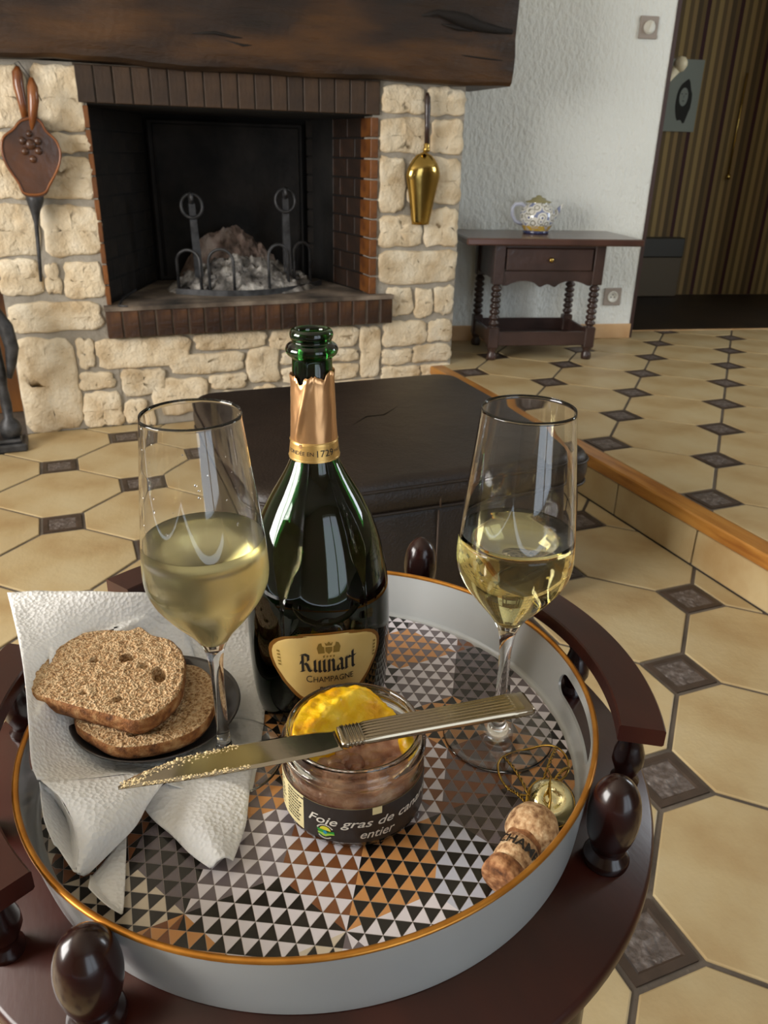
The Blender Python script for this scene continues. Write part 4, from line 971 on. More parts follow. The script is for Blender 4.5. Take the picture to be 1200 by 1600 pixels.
inn = [(0.0485, 0.1235), (0.0507, 0.112), (0.0522, 0.095), (0.0526, 0.066), (0.0517, 0.035), (0.0500, 0.016), (0.0462, 0.0068), (0.036, 0.0078), (0.018, 0.0168), (0, 0.0188)]
MB().lathe([(0, 0.1230)]+refine(inn, 3), 64).build('wine', M['liquid_bottle'], BO, False)
# foil with torn top
P = []; F = []; n = 96; lv = 14
rn = random.Random(3)
tear = [0.0004*rn.uniform(-1, 1) for _ in range(n)]
for j in range(lv+1):
    for i in range(n):
        a = 2*PI*i/n; dA = ((math.degrees(a)+180+107) % 360)-180     # 0 faces the camera
        top = 0.2705+0.0016*noise.noise(Vector((math.cos(a)*2, math.sin(a)*2, 0)))+0.0012*noise.noise(Vector((math.cos(a)*14, math.sin(a)*14, 2)))+tear[i]+(0.0025 if dA > 35 else 0)-(0.006*math.exp(-((dA+32)/9)**2))
        z = 0.2115+(top-0.2115)*j/lv; r = prof_r(z)+0.0007+(0.0006 if j == lv else 0)+0.0006*abs(noise.noise(Vector((math.cos(a)*3, math.sin(a)*3, z*60))))
        if j > 3: r += 0.0016*math.exp(-((dA+36+(z-0.24)*-900)/7)**2)
        P.append((r*math.cos(a), r*math.sin(a), z))
for j in range(lv): F += [(j*n+i, j*n+(i+1) % n, (j+1)*n+(i+1) % n, (j+1)*n+i) for i in range(n)]
o = MB().add(P, F, True).build('neck_foil', M['copperfoil'], BO, False); md = o.modifiers.new('s', 'SOLIDIFY'); md.thickness = 0.0002
MB().lathe([(prof_r(z)+0.0012, z) for z in (0.2108, 0.2140, 0.2180, 0.2220, 0.2245)]+[(prof_r(0.2245)+0.0006, 0.2247)], 64).build('neck_band', M['foilband'], BO, False)
b = MB()
for z in (0.2120, 0.2238): b.lathe([(prof_r(z)+0.0013, z-0.0002), (prof_r(z)+0.0017, z), (prof_r(z)+0.0013, z+0.0002)], 64)
b.build('band_line', M['foilline'], BO, False)
def wrap(V_, F_, cx, cz, ang0, rfun, off, mb, center=True, sgn=1):
    P = []
    for (x, y) in V_:
        z = cz+y; r = rfun(z)+off; a = ang0+(x-cx)/rfun(cz); P.append((r*math.cos(a), r*math.sin(a), z))
    mb.add(P, F_)
def shift(V_, dx, dy): return [(x+dx, y+dy) for x, y in V_]
b = MB(); camA = math.radians(-107)
V_, F_, w_ = text_geo('FOND\u00c9E EN', 0.0040); wrap(V_, F_, w_, 0.2160, camA-0.02, prof_r, 0.0014, b)
V2_, F2_, w2 = text_geo('1729', 0.0068); wrap(V2_, F2_, -0.0008, 0.2152, camA-0.02, prof_r, 0.0014, b)
V3_, F3_, w3 = text_geo('MAISON', 0.0030); wrap(V3_, F3_, -0.0015-w2, 0.2165, camA-0.02, prof_r, 0.0014, b)
b.build('band_lettering', M['inkdark'], BO, False)
# main label
LA = math.radians(-101.0)
def label_shape(t):    # t 0 bottom .. 1 top  -> half width in metres
    pts = [(0.0, 0.010), (0.04, 0.017), (0.12, 0.0245), (0.30, 0.0345), (0.50, 0.0422), (0.65, 0.0455), (0.76, 0.0462), (0.85, 0.0445), (0.92, 0.0405), (0.97, 0.033), (1.0, 0.018)]
    for (a, wa), (c, wc) in zip(pts, pts[1:]):
        if a <= t <= c: return wa+(wc-wa)*(t-a)/(c-a)
    return 0.01
def label_geo(z0, z1, sh, off, ax=1.0, name='label', m=None, bow=0.0035):
    P = []; F = []; nv, nu = 26, 28; z0 += 0.033; z1 += 0.033
    for j in range(nv+1):
        t = j/nv
        for i in range(nu+1):
            u = i/nu*2-1; x = u*(label_shape(t)-sh); z = z0+(z1-z0)*t-0.0085*(x/0.046)**2*t*t
            r = prof_r(max(z, 0.003))+off; a = LA+x/0.055; P.append((r*math.cos(a), r*math.sin(a), z))
    F = [(j*(nu+1)+i, j*(nu+1)+i+1, (j+1)*(nu+1)+i+1, (j+1)*(nu+1)+i) for j in range(nv) for i in range(nu)]
    return MB().add(P, F, True).build(name, m, BO, False)
label_geo(-0.0020, 0.0625, 0.0, 0.0004, name='label_border', m=M['labelbrown'])
label_geo(-0.0002, 0.0607, 0.0035, 0.0007, name='label_paper', m=M['labelgold'])
# broad-nib letters for the word mark
def nib(b, strokes, ox, oz, s, sz, rfun, off, ang0, nibw=0.16, nang=38):
    nx, nz = nibw*math.cos(math.radians(nang))/2, nibw*math.sin(math.radians(nang))/2
    for st in strokes:
        for (p, q) in zip(st, st[1:]):
            # hull of two nib segments : quad + thickness
            pts = [(p[0]-nx, p[1]-nz), (p[0]+nx, p[1]+nz), (q[0]+nx, q[1]+nz), (q[0]-nx, q[1]-nz)]
            h = 0.016
            for d in ((0, 0), ):
                V_ = [((x)*s+ox, (y)*sz+oz) for x, y in pts]
                # widen hairlines a little
                V_ = [(V_[0][0]-h*s, V_[0][1]+0), (V_[1][0]+h*s, V_[1][1]), (V_[2][0]+h*s, V_[2][1]), (V_[3][0]-h*s, V_[3][1])]
                P = [((rfun(z)+off)*math.cos(ang0+x/0.055), (rfun(z)+off)*math.sin(ang0+x/0.055), z) for x, z in V_]
                b.add(P, [(0, 1, 2, 3)])
GL = {
 'R': ([[(0.18, 0.02), (0.18, 0.90)], [(0.05, 0.90), (0.30, 0.97), (0.52, 0.88), (0.52, 0.62), (0.32, 0.48)], [(0.32, 0.48), (0.45, 0.40), (0.58, 0.10), (0.70, 0.04)], [(0.05, 0.02), (0.28, 0.05)], [(0.05, 0.42), (0.12, 0.62)]], 0.82),
 'u': ([[(0.06, 0.60), (0.16, 0.66), (0.16, 0.12), (0.26, 0.02), (0.42, 0.12)], [(0.44, 0.64), (0.44, 0.06), (0.54, 0.01)]], 0.62),
 'i': ([[(0.04, 0.58), (0.14, 0.66), (0.14, 0.10), (0.24, 0.01)], [(0.10, 0.86), (0.17, 0.92)]], 0.32),
 'n': ([[(0.04, 0.58), (0.14, 0.66), (0.14, 0.02)], [(0.14, 0.52), (0.32, 0.66), (0.42, 0.56), (0.42, 0.08), (0.52, 0.01)], [(0.06, 0.02), (0.2, 0.03)]], 0.60),
 'a': ([[(0.08, 0.56), (0.26, 0.66), (0.38, 0.56), (0.38, 0.08), (0.48, 0.01)], [(0.38, 0.38), (0.14, 0.30), (0.10, 0.10), (0.22, 0.01), (0.38, 0.12)]], 0.56),
 'r': ([[(0.04, 0.58), (0.14, 0.66), (0.14, 0.02)], [(0.14, 0.50), (0.28, 0.66), (0.38, 0.58)], [(0.06, 0.02), (0.22, 0.03)]], 0.43),
 't': ([[(0.16, 0.92), (0.16, 0.10), (0.26, 0.01), (0.38, 0.08)], [(0.02, 0.60), (0.36, 0.64)]], 0.42)}
b = MB(); s_ = 0.0118; x = -0.0210; 
for k, ch in enumerate('Ruinart'):
    st, wd = GL[ch]; nib(b, st, x, 0.0622, s_, 0.0160, prof_r, 0.0011, LA+0.02); x += wd*s_*0.93
b.build('word_mark', M['inkdark'], BO, False)
b = MB(); V_, F_, w_ = text_geo('C', 0.0086); V_ = [(q[0]*0.8, q[1]) for q in V_]; w_ *= 0.8; wrap(shift(V_, 0, 0), F_, 0.0170, 0.0530, LA+0.02, prof_r, 0.0011, b); w1 = w_
V_, F_, w_ = text_geo('HAMPAGNE', 0.0072); V_ = [(q[0]*0.78, q[1]) for q in V_]; wrap(V_, F_, 0.0170-w1-0.0006, 0.0530, LA+0.02, prof_r, 0.0011, b)
V_, F_, w_ = text_geo('BRUT', 0.0058, offset=0.00015); wrap(V_, F_, w_/2, 0.0445, LA+0.02, prof_r, 0.0011, b)
b.build('label_lettering', M['inkdark'], BO, False)
# crest : shield with crown between two supporters
b = MB()
def flat(b, pts, off=0.0011):
    P = [((prof_r(z)+off)*math.cos(LA+0.02+x/0.055), (prof_r(z)+off)*math.sin(LA+0.02+x/0.055), z) for x, z in pts]; b.add(P, [tuple(range(len(P)))])
cz = 0.0825
flat(b, [(-0.0024, cz+0.001), (-0.0024, cz-0.0025), (0, cz-0.005), (0.0024, cz-0.0025), (0.0024, cz+0.001)])
flat(b, [(-0.0022, cz+0.0022), (0.0022, cz+0.0022), (0.0030, cz+0.0052), (0.0014, cz+0.0038), (0, cz+0.0058), (-0.0014, cz+0.0038), (-0.0030, cz+0.0052)])
for sg in (-1, 1):
    flat(b, [(sg*0.0030, cz-0.0040), (sg*0.0075, cz-0.0042), (sg*0.0085, cz+0.0005), (sg*0.0072, cz+0.0040), (sg*0.0052, cz+0.0048), (sg*0.0048, cz+0.0020), (sg*0.0034, cz+0.0012)][::sg])
for k in range(4): flat(b, [(-0.0042+k*0.0024, cz-0.0078), (-0.0032+k*0.0024, cz-0.0078), (-0.0030+k*0.0024, cz-0.0062), (-0.0040+k*0.0024, cz-0.0062)])
b.build('crest', M['inkgold'], BO, False)
b = MB()
for sg in (-1, 1):
    for k in range(5):
        zc = 0.077-k*0.0028
        flat(b, [(sg*0.0370-sg*k*0.0003, zc), (sg*0.0392-sg*k*0.0003, zc), (sg*0.0390-sg*k*0.0003, zc-0.0014), (sg*0.0368-sg*k*0.0003, zc-0.0014)][::sg])
b.build('label_small_print', M['inkgold'], BO, False)

# ================================================================ WINE GLASSES
def wine_glass(x, y, z, label, lx, ly, level, wm):
    t = thing('wine_glass', label, 'glass', M4=tr(x, y, z) @ rot('Y', lx) @ rot('X', ly), group='wine glasses on the tray')
    out_ = [(0, 0.0), (0.030, 0.0), (0.0410, 0.0003), (0.0418, 0.0010), (0.0405, 0.0018), (0.025, 0.0032), (0.012, 0.0065), (0.0062, 0.012), (0.0047, 0.022), (0.0043, 0.045), (0.0044, 0.070), (0.0050, 0.085), (0.0075, 0.098), (0.0140, 0.110), (0.0240, 0.1225), (0.0335, 0.136), (0.0385, 0.1465), (0.0402, 0.1565), (0.0397, 0.170), (0.0378, 0.190), (0.0352, 0.215), (0.0325, 0.240), (0.0302, 0.2615), (0.0300, 0.2628), (0.0297, 0.2630)]
    in_ = [(0.0295, 0.2627), (0.0295, 0.2605), (0.0318, 0.240), (0.0345, 0.215), (0.0371, 0.190), (0.0390, 0.170), (0.0394, 0.1565), (0.0377, 0.1468), (0.0325, 0.1368), (0.0228, 0.1240), (0.0130, 0.1125), (0.0060, 0.1050), (0, 0.1025)]
    g1 = refine(out_, 3); g2 = refine(in_, 3)
    MB().lathe(g1+g2, 64).build('glass', M['glass'], t, False)
    lq = [(r*1.0+0.00012, zz) for r, zz in refine(in_, 3) if zz <= level]
    r_top = lq[0][0]
    MB().lathe([(0, level-0.0006), (r_top-0.0015, level-0.0006), (r_top-0.0004, level-0.0001), (r_top, level+0.0004)]+lq[1:-1]+[(0, lq[-1][1]-0.0001)], 64).build('wine', wm, t, False)
    return t
GZ = TF+0.003
g1 = wine_glass(0.0645, 0.452, GZ, 'tall stemmed glass of misted white wine on the napkin, left of the bottle', math.radians(-0.9), 0, 0.181, M['wine_misty'])
g2 = wine_glass(0.2665, 0.4075, TF, 'tall stemmed glass of clear golden wine, right of the green bottle', math.radians(-0.3), 0, 0.176, M['wine'])
rn = random.Random(11)
b = MB()
for k in range(34):
    a = math.radians(rn.uniform(-190, 10)); z = rn.uniform(0.195, 0.258); r = 0.0303+(0.2610-z)*0.125*0.98
    r = 0.0293+(0.2605-z)*(0.0368-0.0293)/(0.0705)-0.0001; s_ = rn.uniform(0.0003, 0.0009)
    b.lathe([(s_, 0), (s_*0.7, s_*0.6), (0, s_*0.8)], 8, tr(r*math.cos(a), r*math.sin(a), z) @ rot('Z', a+PI) @ rot('Y', PI/2))
b.build('droplets', M['glass'], g1, False)

# ================================================================ JAR
JX, JY = 0.140, 0.3855
JR = thing('foie_gras_jar', 'open glass jar of duck foie gras with black label, under the knife', 'jar', (JX, JY, TF))
jo = [(0, 0.0015), (0.030, 0.0015), (0.038, 0.0), (0.0440, 0.0015), (0.0470, 0.0060), (0.0478, 0.010), (0.0478, 0.038), (0.0470, 0.0430), (0.0458, 0.0465), (0.0463, 0.0500), (0.0482, 0.0515), (0.0484, 0.0540), (0.0468, 0.0555), (0.0452, 0.0570), (0.0452, 0.0610), (0.0447, 0.0640), (0.0436, 0.0650), (0.0424, 0.0644)]
ji = [(0.0418, 0.0625), (0.0418, 0.0560), (0.0432, 0.0500), (0.0440, 0.0440), (0.0450, 0.0380), (0.0450, 0.0100), (0.0430, 0.0060), (0.0380, 0.0040), (0, 0.0040)]
MB().lathe(refine(jo, 2)+refine(ji, 2), 72).build('glass', M['jarglass'], JR, False)
# pate filling
P = []; F = []; nr_, na = 26, 72
camJ = math.radians(-110)
def pz(x, y): 
    d = Vector((x, y)); f_ = d.dot(Vector((math.cos(camJ), math.sin(camJ))))
    z = 0.043-0.004*math.exp(-((x-0.006)**2+(y+0.012)**2)/0.0004)+0.0055*noise.noise(Vector((x*70, y*70, 1)))+0.002*noise.noise(Vector((x*200, y*200, 4)))
    return z
for j in range(nr_+1):
    for i in range(na):
        a = 2*PI*i/na; r = 0.0440*j/nr_; x, y = r*math.cos(a), r*math.sin(a); P.append((x, y, pz(x, y)))
for j in range(nr_): F += [(j*na+i, (j+1)*na+i, (j+1)*na+(i+1) % na, j*na+(i+1) % na) for i in range(na)]
k0 = len(P)
for z in (0.037, 0.010, 0.0055):
    for i in range(na): a = 2*PI*i/na; r = 0.0451 if z > 0.006 else 0.041; P.append((r*math.cos(a), r*math.sin(a), z))
F += [(nr_*na+i, k0+i, k0+(i+1) % na, nr_*na+(i+1) % na) for i in range(na)]
for l in range(2): F += [(k0+l*na+i, k0+(l+1)*na+i, k0+(l+1)*na+(i+1) % na, k0+l*na+(i+1) % na) for i in range(na)]
F.append(tuple(range(k0+2*na, k0+3*na)))
MB().add(P, F, True).build('foie_gras', M['pate'], JR, False)
# chunks on the pate
b = MB(); rn = random.Random(4)
for k in range(16):
    a = camJ+rn.uniform(-1.2, 1.3); r = rn.uniform(0.008, 0.034); x, y = r*math.cos(a), r*math.sin(a); s_ = rn.uniform(0.004, 0.0085)
    n0 = 10; pts = []
    b.lathe([(0, -s_*0.6), (s_*0.8, -s_*0.3), (s_, 0.0), (s_*0.7, s_*0.45), (0, s_*0.6)], 10, tr(x, y, pz(x, y)+s_*0.1) @ rot('X', rn.uniform(-.5, .5)) @ Matrix.Diagonal((1, rn.uniform(0.6, 1.2), 0.8, 1)))
for v in b.v: v += Vector((noise.noise(v*300), noise.noise(v*300+Vector((5, 0, 0))), noise.noise(v*300+Vector((0, 7, 0)))))*0.0012
b.build('foie_gras_lump', M['pate'], JR, False)
# fat : thick left over wall at the back-left, scooped face to the front-right
JRt = Vector((math.cos(camJ+PI/2), math.sin(camJ+PI/2), 0)); JAw = -Vector((math.cos(camJ), math.sin(camJ), 0))
FR = [([(-.037,-.016),(-.0408,0),(-.0335,.0235),(-.0148,.0383),(.008,.0402),(.0275,.0300)], [.058,.060,.062,.0625,.062,.050]),
 ([(-.035,-.016),(-.034,0),(-.026,.018),(-.010,.031),(.0075,.038),(.0285,.0290)], [.057,.0618,.0632,.064,.063,.050]),
 ([(-.033,-.016),(-.028,-.001),(-.018,.014),(-.006,.026),(.008,.0355),(.0295,.0280)], [.055,.0625,.065,.0655,.063,.050]),
 ([(-.030,-.0162),(-.024,-.002),(-.014,.011),(-.001,.022),(.014,.030),(.0305,.0265)], [.050,.056,.058,.057,.055,.047]),
 ([(-.028,-.0165),(-.018,-.004),(-.007,.0085),(.006,.0175),(.020,.0245),(.032,.0245)], [.046,.048,.049,.049,.048,.045]),
 ([(-.026,-.017),(-.012,-.007),(0,.0045),(.013,.013),(.026,.019),(.034,.0215)], [.043,.0415,.041,.041,.042,.042])]
rows = [[JRt*p[0]+JAw*p[1]+Vector((0, 0, z)) for p, z in zip(pp, zz)] for pp, zz in FR]
rows = [[Vector((q.x, q.y, 0.036)) for q in rows[0]]]+rows
mb = MB(); patch(mb, rows, 56, 44)
for v in mb.v:
    k = max(0, min(1, (v.z-0.042)/0.01)); lim = 0.0414; r = math.hypot(v.x, v.y)
    v.z += k*(0.0016*noise.noise(v*160)+0.0010*noise.noise(v*420))
    if r > lim: v.x *= lim/r; v.y *= lim/r
mb.build('duck_fat', M['fat'], JR, False, fix=False)
# right hand fat remnant
b = MB(); b.lathe([(0, -0.008), (0.006, -0.004), (0.0075, 0.002), (0.004, 0.007), (0, 0.008)], 14, tr(0.0335, -0.014, 0.047) @ Matrix.Diagonal((0.8, 1.3, 1.1, 1))); b.build('fat_remnant', M['fat'], JR, False)
# label
def jr(z): return 0.0478
def jband(a0, a1, z0, z1, off, m, name, n=48):
    P = []
    for i in range(n+1):
        a = math.radians(a0+(a1-a0)*i/n)
        for z in (z0, z1): P.append(((0.0478+off)*math.cos(a), (0.0478+off)*math.sin(a), z))
    return MB().add(P, [(2*i, 2*i+2, 2*i+3, 2*i+1) for i in range(n)], True).build(name, m, JR, False)
lb = jband(-235, -28, 0.0095, 0.0375, 0.0003, M['cream'], 'label')
bp = jband(-151, -30, 0.0095, 0.0375, 0.0005, M['labelblack'], 'label_black_panel')
jband(-95.5, -88, 0.0318, 0.0376, 0.0007, M['cream'], 'label_notch', 6)
b = MB(); a0 = math.radians(-146.5)
V_, F_, w_ = text_geo('Foie gras de canard', 0.0092, shear=0.35, offset=0.00008); sc = 0.0935/w_
wrap([(x*sc, y*1.0) for x, y in V_], F_, 0, 0.0228, a0, jr, 0.0008, b)
V_, F_, w_ = text_geo('entier', 0.0095, shear=0.35, offset=0.00008); wrap(V_, F_, w_/2, 0.0132, math.radians(-91), jr, 0.0008, b)
b.build('label_lettering', M['inkwhite'], JR, False)
def jflat(b, pts, ac, zc, off):
    P = [((0.0478+off)*math.cos(ac+x/0.0478), (0.0478+off)*math.sin(ac+x/0.0478), zc+z) for x, z in pts]; b.add(P, [tuple(range(len(P)))])
la = math.radians(-131.5); lz = 0.0163
b = MB(); jflat(b, [(0.0038*math.cos(t), 0.0010+0.0034*math.sin(t)) for t in [PI*i/10 for i in range(11)]], la, lz, 0.0007); b.build('logo_sun', M['inkyellow'], JR, False)
b = MB(); jflat(b, [(-0.0058, 0.0016), (-0.002, 0.0014), (0.002, 0.0002), (0.0060, 0.0012), (0.0064, -0.0012), (0.002, -0.0030), (-0.002, -0.0034), (-0.0050, -0.0026), (-0.0042, -0.0008)], la, lz, 0.0008); b.build('logo_field', M['inkgreen'], JR, False)
b = MB(); jflat(b, [(-0.0050, -0.0010), (0.0, -0.0012), (0.0060, -0.0006), (0.0064, -0.0014), (0.003, -0.0022), (0.0005, -0.0038), (-0.0015, -0.0036), (-0.0030, -0.0022), (-0.0048, -0.0024)], la, lz, 0.00084); b.build('logo_meadow', M['inklight'], JR, False)
b = MB(); jflat(b, [(-0.0012, 0.0008), (0.0008, 0.0012), (0.0016, -0.0006), (0.0004, -0.0020), (-0.0010, -0.0012)], la, lz, 0.0009); b.build('logo_duck', M['inkblue'], JR, False)
b = MB()
for (m0, m1, rad, cnt) in ((2.75, 0.50, 0.0052, 12), (-2.45, -0.75, 0.0050, 11)):      # ring of tiny unreadable print
    for k in range(cnt):
        t0 = m0+(m1-m0)*k/cnt; t1 = m0+(m1-m0)*(k+0.72)/cnt; pts = [(rad*math.cos(t0), rad*math.sin(t0)), (rad*math.cos(t1), rad*math.sin(t1)), ((rad+0.0010)*math.cos(t1), (rad+0.0010)*math.sin(t1)), ((rad+0.0010)*math.cos(t0), (rad+0.0010)*math.sin(t0))]
        jflat(b, pts, la, lz, 0.0008)
b.build('logo_lettering', M['inkwhite'], JR, False)
b = MB(); rn = random.Random(9)
for col_ in range(2):
    for k in range(9):
        z = 0.0345-k*0.0026; x0_ = -235+8 if False else 0
        a_s = -195+col_*24; ln = rn.uniform(12, 19); a = a_s
        while a < a_s+ln:
            wl_ = rn.uniform(1.2, 3.2); jflat(b, [(0, 0), (math.radians(wl_)*0.0478, 0), (math.radians(wl_)*0.0478, 0.0009), (0, 0.0009)], math.radians(a), z, 0.0006); a += wl_+0.7
b.build('small_print', M['inkdark'], JR, False)

# ================================================================ KNIFE
KN = thing('table_knife', 'silver table knife with ribbed handle lying across the jar', 'knife', (0.125, 0.373, 0.6175))
zk0, zk1 = 0.6172, 0.6186
bl_out = [(-0.0095, 0.3770), (-0.0095, 0.3795), (-0.004, 0.3835), (0.008, 0.3875), (0.025, 0.3903), (0.045, 0.3912), (0.062, 0.3908), (0.090, 0.3880), (0.112, 0.3850), (0.121, 0.3825), (0.1255, 0.3818), (0.1250, 0.3632), (0.112, 0.3628), (0.085, 0.3648), (0.055, 0.3675), (0.030, 0.3705), (0.008, 0.3742)]
n = len(bl_out); ci = inset(bl_out[::-1], 0.0018)
P = [(x, y, zk0) for x, y in bl_out]+[(x, y, zk0+0.0003) for x, y in bl_out]
mb = MB(); nn = n
pin = inset(bl_out[::-1], 0.0022)[::-1] if area2(bl_out[::-1]) > 0 else inset(bl_out, 0.0022)
if len(pin) == n:
    P += [(x, y, zk1) for x, y in pin]
    F = [tuple(range(n)), tuple(range(2*n, 3*n))[::-1]]+[(i, (i+1) % n, n+(i+1) % n, n+i) for i in range(n)]+[(n+i, n+(i+1) % n, 2*n+(i+1) % n, 2*n+i) for i in range(n)]
    mb.add(P, F)
else: mb.prism(bl_out, zk0, zk1)
blade = mb.build('blade', M['steel'], KN)
# handle along direction
hA = Vector((0.1255, 0.3725, 0)); hB = Vector((0.2590, 0.3605, 0)); hd = (hB-hA); HL = hd.length; hd.normalize(); hang = math.atan2(hd.y, hd.x)
TK = tr(hA.x, hA.y, 0.6195) @ rot('Z', hang)
def sect(x, hw, hh, nrib=7):
    R = []; n = 96
    for i in range(n):
        a = 2*PI*i/n; c, s_ = math.cos(a), math.sin(a); k = (abs(c)**4+abs(s_)**4)**-0.25
        y, z = c*k*hw, s_*k*hh
        if nrib and z > 0.4*hh: z += 0.00042*math.cos(y/hw*PI*nrib)
        R.append((x, y, z))
    return R
xs = [(0, .0088, .0020, 0), (0.002, .0094, .0026, 0)]
for k in range(5): xs += [(0.004+k*0.0024, .0097, .0031, 0), (0.0048+k*0.0024, .0090, .0024, 0), (0.0058+k*0.0024, .0090, .0024, 0)]
xs += [(0.018, .0094, .0028, 7), (0.03, .0095, .0029, 7), (0.07, .0098, .0030, 7), (0.105, .0103, .0032, 7), (0.118, .0106, .0033, 7)]
for k in range(3): xs += [(0.120+k*0.003, .0110, .0037, 0), (0.1215+k*0.003, .0105, .0031, 0)]
xs += [(HL-0.003, .0108, .0035, 0), (HL-0.0008, .0100, .0028, 0), (HL, .0085, .0015, 0)]
P = []; F = []
for (x, hw, hh, nr__) in xs: P += sect(x, hw, hh, nr__)
for l in range(len(xs)-1): F += [(l*96+i, l*96+(i+1) % 96, (l+1)*96+(i+1) % 96, (l+1)*96+i) for i in range(96)]
F.append(tuple(range(96))); F.append(tuple(range((len(xs)-1)*96, len(xs)*96))[::-1])
MB().add(P, F, True, TK).build('handle', M['steel_h'], KN)
b = MB(); rn = random.Random(2)
for k in range(620):
    t = rn.random(); 
    if rn.random() < 0.45: x = -0.008+0.075*t; y = 0.3755-0.0085*max(0, (x+0.008)/0.07)+rn.uniform(0, 0.003)
    else: x = -0.008+0.072*t; y = min(0.3795+0.012*min(1, (x+0.008)/0.045)**0.6, 0.3905)-rn.uniform(0, 0.006)*(0.3+rn.random())
    if x < 0.004: y = rn.uniform(0.3765, 0.382)
    s_ = rn.uniform(0.00015, 0.0006)*(2.2 if rn.random() < 0.07 else 1)
    b.lathe([(s_, 0), (s_*0.9, s_*0.5), (0, s_*0.8)], 5, tr(x, y, zk1-0.0002) @ rot('Z', rn.uniform(0, 6)) @ Matrix.Diagonal((1, rn.uniform(0.6, 1.6), 1, 1)), False)
b.build('pate_crumbs', M['crumbs'], blade)['kind'] = 'stuff'

# ================================================================ NAPKIN
NAPKIN_MAIN = [[(-0.077,0.634,0.622),(-0.038,0.621,0.622),(0.002,0.609,0.620),(0.042,0.606,0.612),(0.085,0.610,0.590),(0.118,0.609,0.572),],
[(-0.068,0.567,0.615),(-0.037,0.571,0.605),(0.001,0.581,0.590),(0.036,0.584,0.577),(0.078,0.579,0.567),(0.115,0.566,0.560),],
[(-0.064,0.524,0.608),(-0.040,0.535,0.588),(-0.005,0.543,0.567),(0.029,0.540,0.557),(0.067,0.525,0.554),(0.107,0.506,0.554),],
[(-0.062,0.482,0.602),(-0.042,0.502,0.578),(-0.009,0.502,0.556),(0.022,0.485,0.554),(0.052,0.467,0.554),(0.088,0.446,0.554),],
[(-0.061,0.448,0.594),(-0.043,0.464,0.575),(-0.015,0.468,0.560),(0.014,0.455,0.556),(0.042,0.439,0.554),(0.080,0.425,0.554),],
[(-0.058,0.434,0.590),(-0.043,0.434,0.584),(-0.020,0.438,0.576),(0.003,0.439,0.570),(0.036,0.426,0.556),(0.075,0.414,0.554),]]
FLAP_A = [[(-0.056,0.433,0.590),(-0.039,0.432,0.585),(-0.020,0.435,0.578),(0.003,0.437,0.572),(0.019,0.428,0.568),],
[(-0.044,0.413,0.588),(-0.032,0.408,0.586),(-0.019,0.410,0.582),(-0.003,0.413,0.576),(0.006,0.411,0.568),],
[(-0.038,0.394,0.583),(-0.029,0.388,0.583),(-0.020,0.390,0.580),(-0.009,0.396,0.574),(-0.003,0.397,0.567),],
[(-0.037,0.377,0.576),(-0.033,0.375,0.576),(-0.027,0.378,0.574),(-0.022,0.382,0.570),(-0.017,0.385,0.565),],
[(-0.041,0.367,0.566),(-0.040,0.365,0.566),(-0.038,0.367,0.565),(-0.037,0.369,0.564),(-0.036,0.372,0.562),]]
FLAP_CURL = [[(-0.057,0.433,0.589),(-0.054,0.436,0.582),(-0.049,0.431,0.580),(-0.044,0.413,0.588),],
[(-0.057,0.425,0.570),(-0.053,0.432,0.556),(-0.044,0.422,0.560),(-0.038,0.394,0.583),],
[(-0.055,0.405,0.562),(-0.050,0.405,0.554),(-0.043,0.398,0.558),(-0.037,0.377,0.576),],
[(-0.050,0.385,0.558),(-0.048,0.384,0.554),(-0.045,0.377,0.557),(-0.041,0.367,0.566),]]
FLAP_B = [[(0.003,0.422,0.556),(0.020,0.439,0.556),(0.038,0.439,0.556),(0.058,0.435,0.556),(0.080,0.434,0.556),],
[(0.008,0.409,0.556),(0.024,0.413,0.558),(0.038,0.410,0.559),(0.055,0.408,0.558),(0.071,0.405,0.556),],
[(0.018,0.390,0.556),(0.028,0.389,0.560),(0.039,0.386,0.562),(0.050,0.384,0.560),(0.064,0.383,0.556),],
[(0.027,0.371,0.556),(0.033,0.370,0.559),(0.040,0.367,0.562),(0.046,0.365,0.561),(0.056,0.367,0.557),],
[(0.036,0.357,0.556),(0.038,0.356,0.558),(0.041,0.356,0.561),(0.046,0.357,0.561),(0.050,0.356,0.558),]]
FLAP_C = [[(-0.033,0.376,0.556),(-0.025,0.383,0.557),(-0.017,0.393,0.557),(-0.009,0.407,0.556),],
[(-0.033,0.368,0.556),(-0.026,0.368,0.558),(-0.019,0.372,0.558),(-0.012,0.379,0.556),],
[(-0.033,0.361,0.557),(-0.027,0.354,0.560),(-0.021,0.349,0.562),(-0.015,0.350,0.560),],
[(-0.033,0.352,0.561),(-0.028,0.341,0.566),(-0.022,0.330,0.570),(-0.017,0.327,0.570),]]
mb = MB()
patch(mb, NAPKIN_MAIN, 60, 60, 0.0010); patch(mb, FLAP_A, 28, 28, 0.0006); patch(mb, FLAP_CURL, 20, 24, 0.0003); patch(mb, FLAP_B, 28, 28, 0.0008); patch(mb, FLAP_C, 20, 20, 0.0005)
